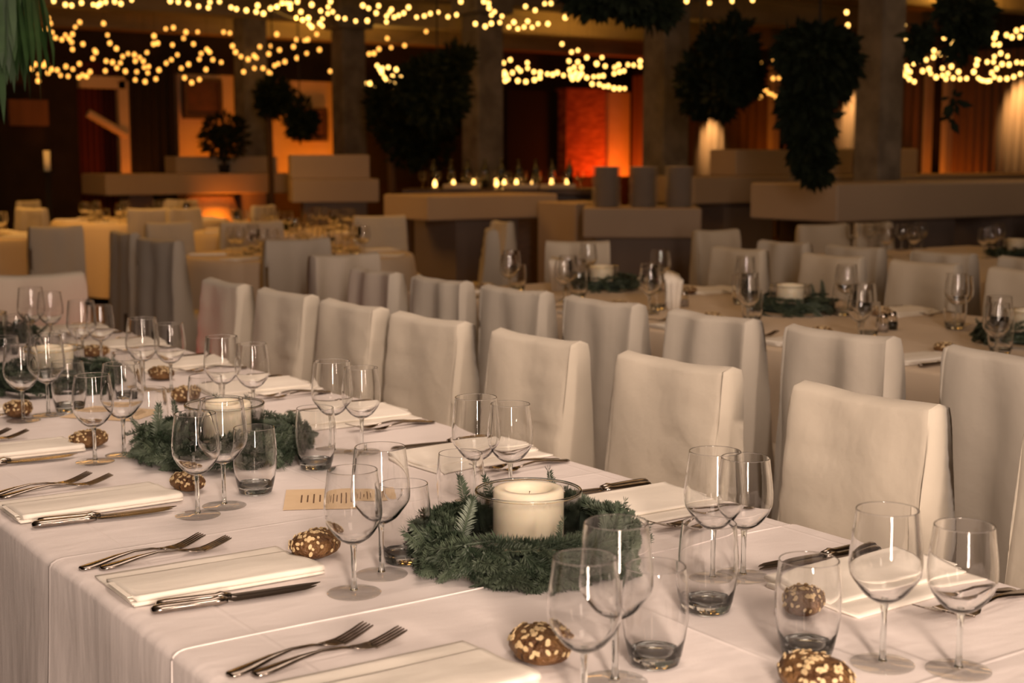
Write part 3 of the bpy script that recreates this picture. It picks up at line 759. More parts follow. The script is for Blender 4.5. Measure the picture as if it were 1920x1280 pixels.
def bread(seed):
    t = empty('bread_roll', (0, 0, PROTO_Z)); tag(t, 'roll', 'bread roll')
    rnd = random.Random(seed); n, mrows = 32, 16; v = []; f = []
    A, Bb, Hh = .047, .035, .040
    def surf(th, ph):
        d = Vector((cos(ph) * cos(th), cos(ph) * sin(th), sin(ph)))
        k = 1 + .09 * noise.noise(d * 1.6 + Vector((seed, 0, 0))) + .04 * noise.noise(d * 5 + Vector((0, seed, 0)))
        sgn = lambda q: math.copysign(abs(q) ** .88, q)
        z = sgn(d.z); p = Vector((A * sgn(d.x) * k, Bb * sgn(d.y) * k, .021 + (Hh - .021) * z * k if z > 0 else .021 + .021 * z))
        return p
    for i in range(mrows + 1):
        ph = -pi / 2 + pi * i / mrows
        for j in range(n): v.append(surf(2 * pi * j / n, ph * .999))
    for i in range(mrows):
        for j in range(n):
            jj = (j + 1) % n; f.append((i * n + j, i * n + jj, (i + 1) * n + jj, (i + 1) * n + j))
    f.append(tuple(reversed(range(n)))); f.append(tuple(mrows * n + j for j in range(n)))
    link('crust', pydata('crust', v, f), M['crust'], t, True)
    b = B()
    for _ in range(78):
        th = rnd.uniform(0, 2 * pi); ph = rnd.uniform(.12, pi / 2) if rnd.random() < .85 else rnd.uniform(-.2, .3)
        p = surf(th, ph); nrm = Vector((p.x / A ** 2, p.y / Bb ** 2, (p.z - .018) / Hh ** 2)).normalized()
        a = nrm.orthogonal().normalized(); c = nrm.cross(a); ang = rnd.uniform(0, pi); a, c = a * cos(ang) + c * sin(ang), c * cos(ang) - a * sin(ang)
        ra = rnd.uniform(.0026, .0046); rb = ra * rnd.uniform(.55, .85); tl = rnd.uniform(-.3, .3)
        p = p + nrm * .0002
        r0 = [p + a * ra * cos(q) + c * rb * sin(q) + nrm * (tl * ra * cos(q)) for q in [2 * pi * k / 7 for k in range(7)]]
        r1 = [q + nrm * .0011 for q in r0]
        b.loft([r0, r1])
    o = b.build('oat_flakes', M['oat'], t); tag(o, kind='stuff')
    return t
BR = [bread(2), bread(17)]

# wreath, hurricane glass, candle
def sprig_mesh(seed, L=.075, nl=.0175):
    rnd = random.Random(seed); b = B()
    b.tube([(0, 0, 0), (L * .5, 0, .002), (L, 0, .001)], [.0018, .0014, .0007], 4)
    m = int(L / .0024)
    for i in range(m):
        s = L * (.04 + .96 * i / m); tap = 1 - .45 * max(0, (i / m - .6) / .4)
        for side in (-1, 1, 0, .5, -.5):
            if abs(side) < 1 and rnd.random() < .35: continue
            ln = nl * tap * rnd.uniform(.8, 1.1)
            an = R(rnd.uniform(48, 66)); el = R(rnd.uniform(5, 25)) if abs(side) == 1 else R(rnd.uniform(40, 70))
            d = Vector((cos(an), sin(an) * side if abs(side) == 1 else side * .8, 0)).normalized() if side else Vector((.5, rnd.uniform(-.25, .25), 0)).normalized()
            d = Vector((d.x * cos(el), d.y * cos(el), sin(el)))
            p = Vector((s, 0, .001)); q = p + d * ln; mid = p + d * ln * .5 + Vector((.0008, 0, .0006))
            wv = d.cross(Vector((0, 0, 1))).normalized() * .00125
            n = len(b.v)
            b.v += [tuple(p), tuple(mid + wv), tuple(q), tuple(mid - wv)]
            b.f += [(n, n + 1, n + 2, n + 3)]
    # terminal tuft
    for k in range(8):
        a = 2 * pi * k / 8; d = Vector((1, .55 * cos(a), .55 * sin(a))).normalized(); p = Vector((L, 0, .001)); q = p + d * nl * .8; mid = p + d * nl * .4
        wv = d.cross(Vector((0, .3, 1))).normalized() * .0008; n = len(b.v)
        b.v += [tuple(p), tuple(mid + wv), tuple(q), tuple(mid - wv)]; b.f += [(n, n + 1, n + 2, n + 3)]
    me = pydata('sprig', b.v, b.f); me.materials.append(M['needle']); return me
SP = [sprig_mesh(1), sprig_mesh(2, .062, .016), sprig_mesh(3, .09, .0185), sprig_mesh(4, .05, .015)]
def wreath(cx, cy, label, n=150, seed=0, Rm=.138, rt=.034, group='fir wreaths around the candles'):
    t = empty('fir_wreath', (cx, cy, ZT)); tag(t, label, 'wreath', group)
    rnd = random.Random(seed)
    b = B(); rings = []
    pts = []
    for i in range(28):
        a = 2 * pi * i / 28; ring = []
        for k in range(10):
            c = 2 * pi * k / 10; rr = Rm + rt * .55 * cos(c); ring.append((rr * cos(a), rr * sin(a), .030 + rt * .6 * sin(c)))
        rings.append(ring)
    rings.append(rings[0]); b.loft(rings, cap=False); b.build('core', M['needle_dk'], t, True)
    for i in range(n):
        a = 2 * pi * i * .61803 + rnd.uniform(-.1, .1)
        c = rnd.choice((rnd.uniform(-.9, .1), rnd.uniform(-.4, .6), rnd.uniform(.3, 1.5), rnd.uniform(1.0, 2.3), rnd.uniform(-.9, .9)))
        er = Vector((cos(a), sin(a), 0)); et = Vector((-sin(a), cos(a), 0)); up = Vector((0, 0, 1))
        nr = er * cos(c) + up * sin(c); pos = er * (Rm + rt * .8 * cos(c)) + up * (.031 + rt * .85 * sin(c))
        tw = rnd.uniform(-.5, .5); down = nr.cross(et)
        dn = -(er * -sin(c) + up * cos(c))       # towards the outside and down
        d = (et * cos(.55 + tw) * rnd.choice((1, 1, 1, -1)) + dn * sin(.45 + tw) * (1 if c < 1.4 else -.6) + nr * rnd.uniform(.05, .3)).normalized()
        if rnd.random() < .06: d = (nr * .8 + up * .6 + et * .3).normalized()
        z = (nr - d * nr.dot(d)).normalized(); y = z.cross(d)
        o = bpy.data.objects.new('sprig', rnd.choice(SP)); col.objects.link(o); o.parent = t
        mt = Matrix((d, y, z)).transposed().to_4x4()
        s = rnd.uniform(.75, 1.05)
        pos = pos - d * .035 * s
        tip = pos + d * .075 * s
        if tip.z < .004:
            k = (.004 - tip.z) ; pos = pos + up * (k + .002)
        if math.hypot(tip.x, tip.y) < .098: pos = pos + er * .02
        if pos.z < .005: pos.z = .005
        o.matrix_local = Matrix.Translation(pos) @ mt @ Matrix.Diagonal((s, s, s, 1))
    return t
def hurricane(cx, cy, label):
    t = empty('hurricane_glass', (cx, cy, ZT + .0006)); tag(t, label, 'candle holder', 'hurricane glasses')
    B().lathe([(0, .0008), (.071, .0008), (.0745, .003), (.0775, .05), (.0808, .106), (.0785, .106), (.0750, .05), (.070, .010), (0, .008)], 64, sharp=True).build('wall', M['glass_wall'], t, True)
    B().lathe([(.0785, .1062), (.0808, .1062), (.0818, .1080), (.0812, .1098), (.0797, .1104), (.0782, .1098), (.0777, .1080), (.0785, .1062)], 64).build('rim', M['glass_solid'], t, True)
    return t
def candle(cx, cy, label):
    t = empty('pillar_candle', (cx, cy, ZT + .009)); tag(t, label, 'candle', 'ivory pillar candles')
    B().lathe([(0, 0), (.052, 0), (.0535, .002), (.0537, .06), (.0535, .099), (.0515, .1035), (.046, .1045), (.037, .1035), (.034, .098), (.031, .090), (.02, .0885), (0, .088)], 48).build('wax', M['wax'], t, True)
    B().tube([(0, 0, .087), (.001, 0, .093), (.003, .001, .098)], .0011, 6).build('wick', M['wick'], t)
    return t
for p in (protos + [WG1, WG2, TB, KN, FK] + NP + BR): pass

# ------------------------------------------------------------------ laying the tables
def lay(proto, x, y, z, rz, label, group, scale=None):
    o = clone(proto, (x, y, z), rz, label, group, scale); return o
names = []
ZC1 = ZT + .0012
def zt(y): return ZT + (.0030 if y < 1.64 else .0010)
# --- front table, near side
nearY = [1.385, 1.925, 2.468, 3.005, 3.545, 4.085, 4.62]
gl_near = [(.918, 1.185), (.924, 1.722), (.914, 2.262), (.912, 2.788), (.925, 3.33), (.92, 3.87), (.925, 4.41)]
gl_near2 = [(1.006, 1.240), (1.000, 1.778), (.978, 2.298), (.983, 2.818), (.995, 3.37), (.99, 3.92), (.99, 4.46)]
tb_near = [(1.085, 1.262), (1.062, 1.817), (1.066, 2.36), (1.066, 2.892), (1.052, 3.395), (1.06, 3.97), (1.06, 4.5)]
br_near = [(.978, 1.352), (.966, 1.922), (.972, 2.452), (.952, 2.945), (.932, 3.395), (.94, 3.95), (.94, 4.48)]
GW = {'s': 'smaller stemmed wine glasses', 'b': 'larger stemmed wine glasses', 't': 'water tumblers', 'k': 'table knives', 'f': 'table forks', 'n': 'folded napkins', 'r': 'seeded bread rolls'}
def where(i, side): return '%s place on the %s side of the front table' % (ORD[i], side)
ZN = 0
for i in range(7):
    wr = where(i, 'open'); yc = nearY[i]; z = zt(yc)
    x, y = gl_near[i]; lay(WG1, x, y, zt(y), 0, 'smaller wine glass at the ' + wr, GW['s'])
    x, y = gl_near2[i]; lay(WG2, x, y, zt(y), 0, 'larger wine glass at the ' + wr, GW['b'])
    x, y = tb_near[i]; lay(TB, x, y, zt(y), 0, 'water tumbler at the ' + wr, GW['t'])
    x, y = br_near[i]; lay(BR[i % 2], x, y, zt(y), R([75, 35, 95, 20, 70, 40, 10][i]), 'oat topped bread roll at the ' + wr, GW['r'], [1, .98, .82, .9, .95, .9, .9][i])
    lay(KN, .655, yc - .131, z, R(-8 + .5 * i), 'outer of two knives at the ' + wr, GW['k'])
    lay(KN, .668, yc - .112, z, R(-9.5 + .4 * i), 'inner of two knives at the ' + wr, GW['k'])
    lay(NP[i % 2], .648, yc - .008, z + .0004, R(-1.2 + .6 * (i % 3)), 'cream folded napkin at the ' + wr, GW['n'])
    lay(FK, .643, yc + .128, z, R(9), 'outer of two forks at the ' + wr, GW['f'])
    lay(FK, .668, yc + .113, z, R(2), 'inner of two forks at the ' + wr, GW['f'])
# --- front table, chair side
farY = [1.31, 1.855, 2.385, 2.90, 3.42, 3.95, 4.47, 4.98]
gl_far = [(1.367, 1.037), (1.424, 1.462), (1.408, 2.035), (1.402, 2.569), (1.377, 3.05), (1.371, 3.55), (1.374, 4.107), (1.38, 4.609)]
gl_far2 = [(1.309, 1.103), (1.372, 1.470), (1.352, 2.060), (1.352, 2.602), (1.330, 3.115), (1.312, 3.592), (1.330, 4.140), (1.331, 4.648)]
tb_far = [(1.256, 1.176), (1.276, 1.376), (1.252, 1.955), (1.250, 2.48), (1.235, 2.99), (1.225, 3.47), (1.23, 4.0), (1.24, 4.5)]
br_far = [(1.370, 1.293), (1.175, 1.085), (1.42, 2.22), (1.43, 2.78), (1.338, 3.37), (1.42, 3.75), (1.42, 4.3), (1.42, 4.8)]
for i in range(8):
    wr = where(i, 'chair'); yc = farY[i]; z = zt(yc - .15)
    x, y = gl_far[i]; lay(WG1, x, y, zt(y), 0, 'smaller wine glass at the ' + wr, GW['s'])
    x, y = gl_far2[i]; lay(WG2, x, y, zt(y), 0, 'larger wine glass at the ' + wr, GW['b'])
    x, y = tb_far[i]; lay(TB, x, y, zt(y), 0, 'water tumbler at the ' + wr, GW['t'])
    x, y = br_far[i]
    if i in (0, 1, 4, 5, 6): lay(BR[i % 2], x, y, zt(y), R(30 + 50 * i), 'oat topped bread roll at the ' + wr, GW['r'], [.9, 1.05, 1, 1, .95, .9, .9][i])
    lay(KN, 1.700, yc + .150, z, pi - R(4), 'outer of two knives at the ' + wr, GW['k'])
    lay(KN, 1.690, yc + .130, z, pi - R(6), 'inner of two knives at the ' + wr, GW['k'])
    lay(NP[i % 2], 1.702, yc + .012, z, pi + R(1.5 * (i % 3)), 'cream folded napkin at the ' + wr, GW['n'])
    lay(FK, 1.700, yc - .132, zt(yc - .15), pi + R(7), 'outer of two forks at the ' + wr, GW['f'])
    lay(FK, 1.690, yc - .115, zt(yc - .15), pi + R(1), 'inner of two forks at the ' + wr, GW['f'])
WR = [(1.225, 1.722), (1.155, 2.70), (1.13, 3.77), (1.20, 4.76)]
wl = ['beside the crossing hem', 'just behind the menu card', 'halfway down the front table', 'at the far end of the front table']
for i, (x, y) in enumerate(WR):
    wreath(x, y, 'green fir wreath ' + wl[i], [330, 230, 130, 90][i], i)
    hurricane(x, y, 'clear hurricane glass inside the wreath ' + wl[i]); candle(x, y, 'ivory pillar candle in the wreath ' + wl[i])
# menu cards
def card(x, y, rz, label):
    t = empty('menu_card', (x, y, ZT + .0012), rz); tag(t, label, 'card', 'menu cards')
    B().box(-.075, .075, -.10, .10, 0, .0007).build('sheet', M['paper'], t)
    b = B(); rnd = random.Random(int(x * 100)); yy = .07
    for k in range(13):
        wl_ = rnd.uniform(.02, .055); b.box(-wl_, wl_, yy - .0013, yy + .0013, .0007, .0010); yy -= .011
    tag(b.build('print', M['ink'], t), kind='stuff')
card(1.175, 2.235, R(62), 'cream menu card lying between the first two wreaths')
card(1.13, 3.30, R(40), 'cream menu card lying beside the third wreath')
# --- second table
zf = ZT + .001
for i, (x, y) in enumerate(((4.07, 2.86), (4.10, 3.98), (4.10, 5.18))):
    s = ['nearest the picture edge on the second table', 'in the middle of the second table', 'at the far end of the second table'][i]
    wreath(x, y, 'dark fir wreath ' + s, 90, 20 + i); hurricane(x, y, 'clear hurricane glass in the wreath ' + s); candle(x, y, 'ivory pillar candle in the wreath ' + s)
def far_item(me, name, x, y, label, cat, group, z=zf, sc_=1):
    o = bpy.data.objects.new(name, me); col.objects.link(o); o.location = (x, y, z); o.scale = (sc_,) * 3; return tag(o, label, cat, group)
G2 = 'place settings of the second table'
def setting(x_edge, yc, sx, where_, grp, full=True):
    """a place laid on the side of a table whose edge is x_edge; sx = +1 when the diner looks to +x"""
    j = lambda s=.012: random.uniform(-s, s)
    fr = lambda a, b: (x_edge + sx * a, yc - sx * b)
    rz = 0 if sx > 0 else pi
    for nm, pr, a, b, ct in (('smaller wine glass', WG1, .30, .19, GW['s']), ('larger wine glass', WG2, .365, .14, GW['b']), ('water tumbler', TB, .44, .09, GW['t'])):
        x, y = fr(a + j(), b + j()); o = lay(pr, x, y, zf, 0, '%s at the %s' % (nm, where_), nm + ' set ' + grp)
    if full:
        x, y = fr(.33, -.02); lay(BR[0], x, y, zf, random.uniform(0, 3), 'bread roll at the ' + where_, 'bread rolls ' + grp, .9)
        x, y = fr(.02, .0); lay(NP[0], x, y, zf, rz, 'folded napkin at the ' + where_, 'folded napkins ' + grp)
        x, y = fr(.02, .13); lay(KN, x, y, zf, rz, 'knife at the ' + where_, 'knives ' + grp)
        x, y = fr(.02, -.13); lay(FK, x, y, zf, rz, 'fork at the ' + where_, 'forks ' + grp)
for i, y in enumerate((2.3, 2.83, 3.35, 3.9, 4.45, 5.0, 5.42)):
    setting(T2[0], y, 1, '%s place on the near side of the second table' % ORD[i], 'on the near side of the second table')
for i, y in enumerate((3.15, 3.7, 4.25, 4.8, 5.35)):
    setting(T2[1], y, -1, '%s place on the far side of the second table' % ORD[i], 'on the far side of the second table')
# upright napkins, salt and pepper on the second table
def standing_napkin(x, y, label):
    b = B(); rings = []
    for z, s in ((0, .022), (.05, .028), (.1, .034), (.135, .036)):
        rings.append([((s + .006 * sin(5 * 2 * pi * k / 20)) * cos(2 * pi * k / 20), (s + .006 * sin(5 * 2 * pi * k / 20)) * sin(2 * pi * k / 20), z + (.02 * sin(2 * pi * k / 20) if z > .12 else 0)) for k in range(20)])
    b.loft(rings); o = b.build('rolled_napkin', M['napkin'], smooth=True); o.location = (x, y, zf); tag(o, label, 'napkin')
def px_t(px, py, z=ZT): r = ray(px, py); k = (z - CZ) / r.z; return r.x * k, r.y * k
x, y = px_t(1262, 580); standing_napkin(x, y, 'white napkin standing rolled in a glass beside the far wreath')
x, y = px_t(1045, 545); standing_napkin(x, y, 'white napkin standing rolled among glasses at the end of the second table')
def cruet(x, y, label, m):
    t = empty('salt_shaker', (x, y, zf)); tag(t, label, 'shaker')
    B().lathe([(0, 0), (.019, 0), (.021, .02), (.017, .045), (.015, .05), (0, .05)], 20).build('body', M['glass'], t, True)
    B().lathe([(0, .003), (.017, .003), (.018, .02), (.015, .028), (0, .028)], 16).build('salt', m, t, True)
    B().lathe([(.0152, .05), (.0155, .06), (.010, .066), (0, .067)], 16).build('cap', M['steel'], t, True)
x, y = px_t(1655, 622); cruet(x, y, 'salt shaker standing between the wreaths on the second table', M['china'])
x, y = px_t(1672, 618); cruet(x, y, 'pepper shaker standing beside the salt on the second table', M['bottle'])
x, y = px_t(1282, 575); cruet(x, y, 'salt shaker beside the standing napkin on the second table', M['china'])
# --- third table
x, y = px_t(1905, 482); wreath(x, y, 'dark fir wreath on the third table beyond the chairs', 60, 31)
hurricane(x, y, 'clear hurricane glass in the wreath on the third table'); candle(x, y, 'ivory pillar candle in the wreath on the third table')
for k, (px, py) in enumerate(((1600, 468), (1630, 466), (1662, 482), (1690, 470), (1706, 468), (1728, 466), (1845, 484), (1858, 480), (1872, 470), (1648, 462), (1713, 480))):
    x, y = px_t(px, py); far_item(far_wine, 'wine_glass', x, y, 'wine glass, %s across the third table' % ORD[k], 'wine glass', 'wine glasses on the third table')
# --- round tables
k = 0
for ti, (cx, cy, r, lb) in enumerate(rts):
    nn = [7, 11, 10, 10, 7][ti]
    for i in range(nn):
        a = 2 * pi * i / nn + ti
        for dr_, da, me, nm, ct in ((r - .30, .10, far_wine, 'wine_glass', 'wine glass'), (r - .33, .22, far_wine, 'wine_glass', 'wine glass'), (r - .38, .33, far_tumbler, 'water_tumbler', 'water glass')):
            far_item(me, nm, cx + dr_ * cos(a + da), cy + dr_ * sin(a + da), '%s on %s' % (ct, lb), ct, '%ses on %s' % (ct, lb))
        npk = bpy.data.objects.new('folded_napkin', kids(NP[0])[0].data); col.objects.link(npk)
        npk.location = (cx + (r - .03) * cos(a), cy + (r - .03) * sin(a), zf); npk.rotation_euler = (0, 0, a + pi); npk.scale = (.8, .8, 2)
        tag(npk, 'folded napkin on %s' % lb, 'napkin', 'folded napkins on %s' % lb)
    o = B().lathe([(0, 0), (.05, 0), (.06, .02), (.055, .09), (0, .09)], 16).build('foliage_pot', M['leaf'], smooth=True); o.location = (cx, cy, zf)
    tag(o, 'small dark green centrepiece on %s' % lb, 'centrepiece')
chair_spots = [(2, 1, [3.6, 4.4, 5.3, .9]), (1, 2, [2.6, 1.6]), (3, 0, [4.4, 1.2, 2.4, 5.4, 3.4]), (4, 2, [1.9])]
for ti, kk, angs in chair_spots:
    cx, cy, r, lb = rts[ti]
    for n_, a in enumerate(angs):
        chair(kk, cx + (r + .54) * cos(a), cy + (r + .54) * sin(a), a + pi, 'pale covered chair, %s around %s' % (ORD[n_], lb.split(' in front')[0].split(' at the')[0]), 'covered chairs round the far tables')

# ------------------------------------------------------------------ glassware bar behind the amber counter
c = at_dist(790, 350, 14.5); cr = at_dist(1090, 350, 14.5)
bar = empty('glassware_bar', ((c.x + cr.x) / 2, (c.y + cr.y) / 2, 0), -YAW); tag(bar, 'dark bar table with bottles and tea lights behind the amber counter', 'counter')
hw = (cr - c).length / 2 + .2
B().box(-hw, hw, 0, .9, .98, 1.04, .01).build('bar_top', M['wood_dark'], bar)
B().box(-hw + .05, hw - .05, .08, .82, 0, .98).build('bar_front', M['wood_dark'], bar)
def on_bar(u, v_, z=1.041):
    m = Matrix.Rotation(-YAW, 3, 'Z') @ Vector((u, v_, 0)); return (bar.location.x + m.x, bar.location.y + m.y, z)
tl = B().lathe([(0, 0), (.028, 0), (.034, .06), (.032, .06), (.026, .006), (0, .006)], 16)
tl_me = pydata('holder', tl.v, tl.f); tl_me.materials.append(M['glass'])
fl = B().lathe([(0, .012), (.012, .02), (.016, .04), (.008, .065), (0, .08)], 10)
fl_me = pydata('flame', fl.v, fl.f); fl_me.materials.append(M['flame'])
for i, px in enumerate((815, 850, 886, 930, 945, 968, 1000, 1035, 1063)):
    u = (px - 940) / 2667 * 14.6; t = empty('tea_light', on_bar(u, .15 + .5 * random.random(), 1.041 + (.18 if i % 2 else .02) * 0))
    tag(t, 'lit tea light, %s along the dark glassware bar' % ORD[i], 'candle', 'tea lights on the glassware bar'); t.scale = (1.2,) * 3
    for me in (tl_me, fl_me):
        o = bpy.data.objects.new(me.name.split('.')[0], me); col.objects.link(o); o.parent = t
bt = B().lathe([(0, 0), (.036, 0), (.037, .19), (.03, .22), (.013, .25), (.013, .30), (0, .30)], 18)
bt_me = pydata('wine_bottle', bt.v, bt.f); bt_me.materials.append(M['bottle']); bt_me.polygons.foreach_set('use_smooth', [True] * len(bt_me.polygons))
for i in range(9):
    far_item(bt_me, 'wine_bottle', *on_bar(-hw + .3 + i * (2 * hw - .6) / 8, .5 + .12 * (i % 2))[:2], 'dark bottle, %s along the glassware bar' % ORD[i], 'bottle', 'bottles on the glassware bar', 1.041)
for i in range(12):
    o = far_item(far_wine, 'wine_glass', *on_bar(-hw + .2 + i * (2 * hw - .4) / 11, .22)[:2], 'wine glass, %s along the glassware bar' % ORD[i], 'wine glass', 'wine glasses on the glassware bar', 1.041)
wb = B().box(-.16, .16, -.1, .1, 0, .05, .008); wb_me = pydata('serving_dish', wb.v, wb.f); wb_me.materials.append(M['china'])
for i, px in enumerate((865, 975, 1045)):
    far_item(wb_me, 'serving_dish', *on_bar((px - 940) / 2667 * 14.6, .06 + .04)[:2], 'low white serving dish, %s on the glassware bar' % ORD[i], 'dish', 'serving dishes on the glassware bar', 1.041)
# bottles in the ice bin on plate counter background, tall candle at the left
p = at_dist(88, 300, 15.5)
t = empty('tall_candle', (p.x, p.y, 0)); tag(t, 'tall pale candle on a dark stand near the stair rail', 'candle')
B().lathe([(0, 0), (.2, 0), (.2, .03), (.03, .06), (.03, 1.2), (.09, 1.22), (0, 1.22)], 20).build('stand', M['black'], t, True)
B().lathe([(0, 1.22), (.035, 1.22), (.035, 1.43), (0, 1.43)], 16).build('wax', M['wax'], t, True)

# ------------------------------------------------------------------ plants
def leaves(b, c, rad, n, size, rnd, droop=0):
    for _ in range(n):
        while True:
            q = Vector((rnd.uniform(-1, 1), rnd.uniform(-1, 1), rnd.uniform(-1, 1)))
            if .35 < q.length < 1: break
        p = Vector((c[0] + q.x * rad[0], c[1] + q.y * rad[1], c[2] + q.z * rad[2]))
        d = (q + Vector((rnd.uniform(-.6, .6), rnd.uniform(-.6, .6), rnd.uniform(-.6, .6) - droop))).normalized(); s = d.cross(Vector((rnd.uniform(-1, 1), rnd.uniform(-1, 1), .3))).normalized()
        L_ = size * rnd.uniform(.4, 1.1); wd = L_ * .22; n0 = len(b.v)
        b.v += [tuple(p), tuple(p + d * L_ * .5 + s * wd), tuple(p + d * L_), tuple(p + d * L_ * .5 - s * wd)]; b.f.append((n0, n0 + 1, n0 + 2, n0 + 3))
def plant(name, label, cat, base, blobs, trunk=None, size=.11, m='leaf', hang=None, n=700, seed=0, droop=0, pot=None):
    """blobs relative to base: (x,y,z, rx,ry,rz, weight)"""
    rnd = random.Random(seed); t = empty(name, base); tag(t, label, cat)
    b = B()
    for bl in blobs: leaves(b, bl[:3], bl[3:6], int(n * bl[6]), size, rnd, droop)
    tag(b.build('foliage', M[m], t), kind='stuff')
    core = B()
    for bl in blobs:
        v = []; f = []; nn = 12; mm = 7
        for i in range(mm + 1):
            ph = -pi / 2 + pi * i / mm
            for j in range(nn):
                th = 2 * pi * j / nn; d = Vector((cos(ph) * cos(th), cos(ph) * sin(th), sin(ph))); k = .62 + .4 * noise.noise(d * 1.7 + Vector((seed, bl[0], bl[2])))
                v.append((bl[0] + d.x * bl[3] * k, bl[1] + d.y * bl[4] * k, bl[2] + d.z * bl[5] * k))
        for i in range(mm):
            for j in range(nn): f.append((i * nn + j, i * nn + (j + 1) % nn, (i + 1) * nn + (j + 1) % nn, (i + 1) * nn + j))
        core.add(v, f)
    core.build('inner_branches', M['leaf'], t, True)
    if trunk: B().tube([(0, 0, trunk[0]), (.02, .01, (trunk[0] + trunk[1]) / 2), (0, 0, trunk[1])], trunk[2], 8).build('trunk', M['bark'], t, True)
    if pot: B().lathe([(0, 0), (pot * .75, 0), (pot, pot * 1.4), (pot * .9, pot * 1.4), (pot * .85, pot * 1.2), (0, pot * 1.2)], 20).build('pot', M['black'], t, True)
    if hang: B().tube([(0, 0, hang[0]), (0, 0, hang[1])], .008, 5).build('hanging_cord', M['cord'], t)
    return t
def hp(px, py0, py1, wpx, d, name, label, seed, n=800, size=.12, extra=None, droop=0, top=ZC - .02):
    """a hanging plant spanning py0..py1 at distance d"""
    c = at_dist(px, (py0 + py1) / 2, d); k = d * 1.0 / 2667; hz = (py1 - py0) * k / 2; hx = wpx * k / 2 * .8
    bl = [(0, 0, 0, hx, hx, hz, 1)]
    for (ex, ey, ew, eh) in (extra or []):
        q = at_dist(ex, ey, d); bl.append((q.x - c.x, q.y - c.y, q.z - c.z, ew * k / 2 * .85, ew * k / 2 * .85, eh * k / 2 * .9, ew * eh / (wpx * (py1 - py0))))
    rr = random.Random(seed * 7)
    for _ in range(9):
        a = rr.uniform(0, 2 * pi); b0 = rr.choice(bl[:4]); f_ = rr.uniform(.75, 1.1)
        bl.append((b0[0] + b0[3] * f_ * cos(a), b0[1] + b0[4] * f_ * sin(a), b0[2] + b0[5] * rr.uniform(-.8, .7), b0[3] * .26, b0[4] * .26, b0[5] * rr.uniform(.2, .5), .07))
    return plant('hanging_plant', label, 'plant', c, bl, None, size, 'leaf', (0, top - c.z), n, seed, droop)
hp(1375, 40, 190, 92, 11.5, '', 'dark leafy plant hanging beside the second column', 1, 900, .12, [(1340, 80, 40, 60), (1400, 150, 60, 80)])
hp(1312, 105, 215, 88, 12.0, '', 'rounder dark plant hanging over the lit curtain', 2, 700, .12, [(1355, 190, 40, 60)])
hp(1535, 55, 180, 130, 9.6, '', 'largest dark plant hanging in a long column over the counter', 3, 1300, .12, [(1512, 200, 90, 150), (1520, 265, 72, 120), (1495, 95, 60, 90), (1580, 120, 50, 120), (1530, 310, 50, 60)], .8)
hp(1805, -20, 60, 90, 8.5, '', 'sparse plant trailing in front of the string lights', 4, 380, .10, [(1800, 70, 40, 70), (1722, 75, 26, 46), (1840, 40, 30, 60), (1786, 190, 16, 22), (1778, 220, 10, 12)], .5)
hp(1172, -70, 18, 190, 8.0, '', 'wide dark plant hanging at the top between the columns', 6, 1300, .11, [(1110, -10, 90, 60), (1225, 10, 80, 60)], .3)
hp(512, 148, 212, 62, 17.5, '', 'round dark plant hanging before the orange bay', 7, 500, .13)
hp(562, 188, 252, 50, 16.3, '', 'smaller dark plant hanging before the orange bay picture', 8, 400, .13)
hp(820, 115, 240, 118, 13.6, '', 'broad dark plant hanging left of the middle column', 9, 900, .14, [(790, 150, 70, 80), (850, 130, 60, 90)])
# potted trees
def tree(px, pyb, d, label, blobs, tr, seed, n=900, zb=0, pot=.16, size=.12):
    g = at_dist(px, 300, d); k = d / 2667; bl = []
    for ex, ey, ew, eh in blobs:
        q = at_dist(ex, ey, d); bl.append((q.x - g.x, q.y - g.y, q.z - zb, ew * k / 2, ew * k / 2, eh * k / 2, ew * eh / (blobs[0][2] * blobs[0][3])))
    return plant('potted_tree', label, 'tree', (g.x, g.y, zb), bl, tr, size, 'leaf', None, n, seed, 0, pot)
tree(733, 320, 16.6, 'dark bushy potted tree with an orange lit trunk beyond the display counter', [(740, 215, 95, 110), (765, 260, 80, 110), (720, 190, 60, 60)], (.1, 1.6, .05), 11, zb=0)
tree(805, 330, 19.6, 'dense dark potted tree in front of the black doorway', [(805, 250, 90, 150), (840, 200, 55, 120)], (.1, 1.3, .05), 12)
tree(506, 290, 17.6, 'slim topiary trunk rising to the round hanging plant', [(508, 205, 40, 20)], (.1, 2.0, .035), 13, 120)
p = at_y(420, 290, cB.y + .2)
tree(420, 292, math.hypot(p.x, p.y), 'round dark bush standing on the far white counter', [(421, 256, 80, 76)], (.1, .3, .03), 14, 800, zb=1.16, pot=.08, size=.11)
# fern hanging at the top left, close to the camera
g = at_dist(8, -10, 4.6); t = empty('hanging_fern', g); tag(t, 'green drooping fern hanging at the top corner close to the camera', 'plant')
rnd = random.Random(5); b = B()
for i in range(150):
    a = rnd.uniform(0, 2 * pi); r = rnd.uniform(.0, .10); ln = rnd.uniform(.16, .34); z0 = rnd.uniform(-.05, .22)
    p0 = Vector((r * cos(a), r * sin(a), z0)); out = Vector((cos(a), sin(a), 0)) * rnd.uniform(.0, .04)
    s = Vector((-sin(a + rnd.uniform(-1, 1)), cos(a), 0)).normalized() * .012; n0 = len(b.v)
    P_ = [(p0, .3), (p0 + out * .6 - Vector((0, 0, ln * .35)), 1), (p0 + out - Vector((0, 0, ln * .75)), .8), (p0 + out - Vector((0, 0, ln)), .02)]
    for q, k in P_: b.v += [tuple(q - s * k), tuple(q + s * k)]
    for k in range(3): b.f.append((n0 + 2 * k, n0 + 2 * k + 1, n0 + 2 * k + 3, n0 + 2 * k + 2))
tag(b.build('fronds', M['fern'], t), kind='stuff')
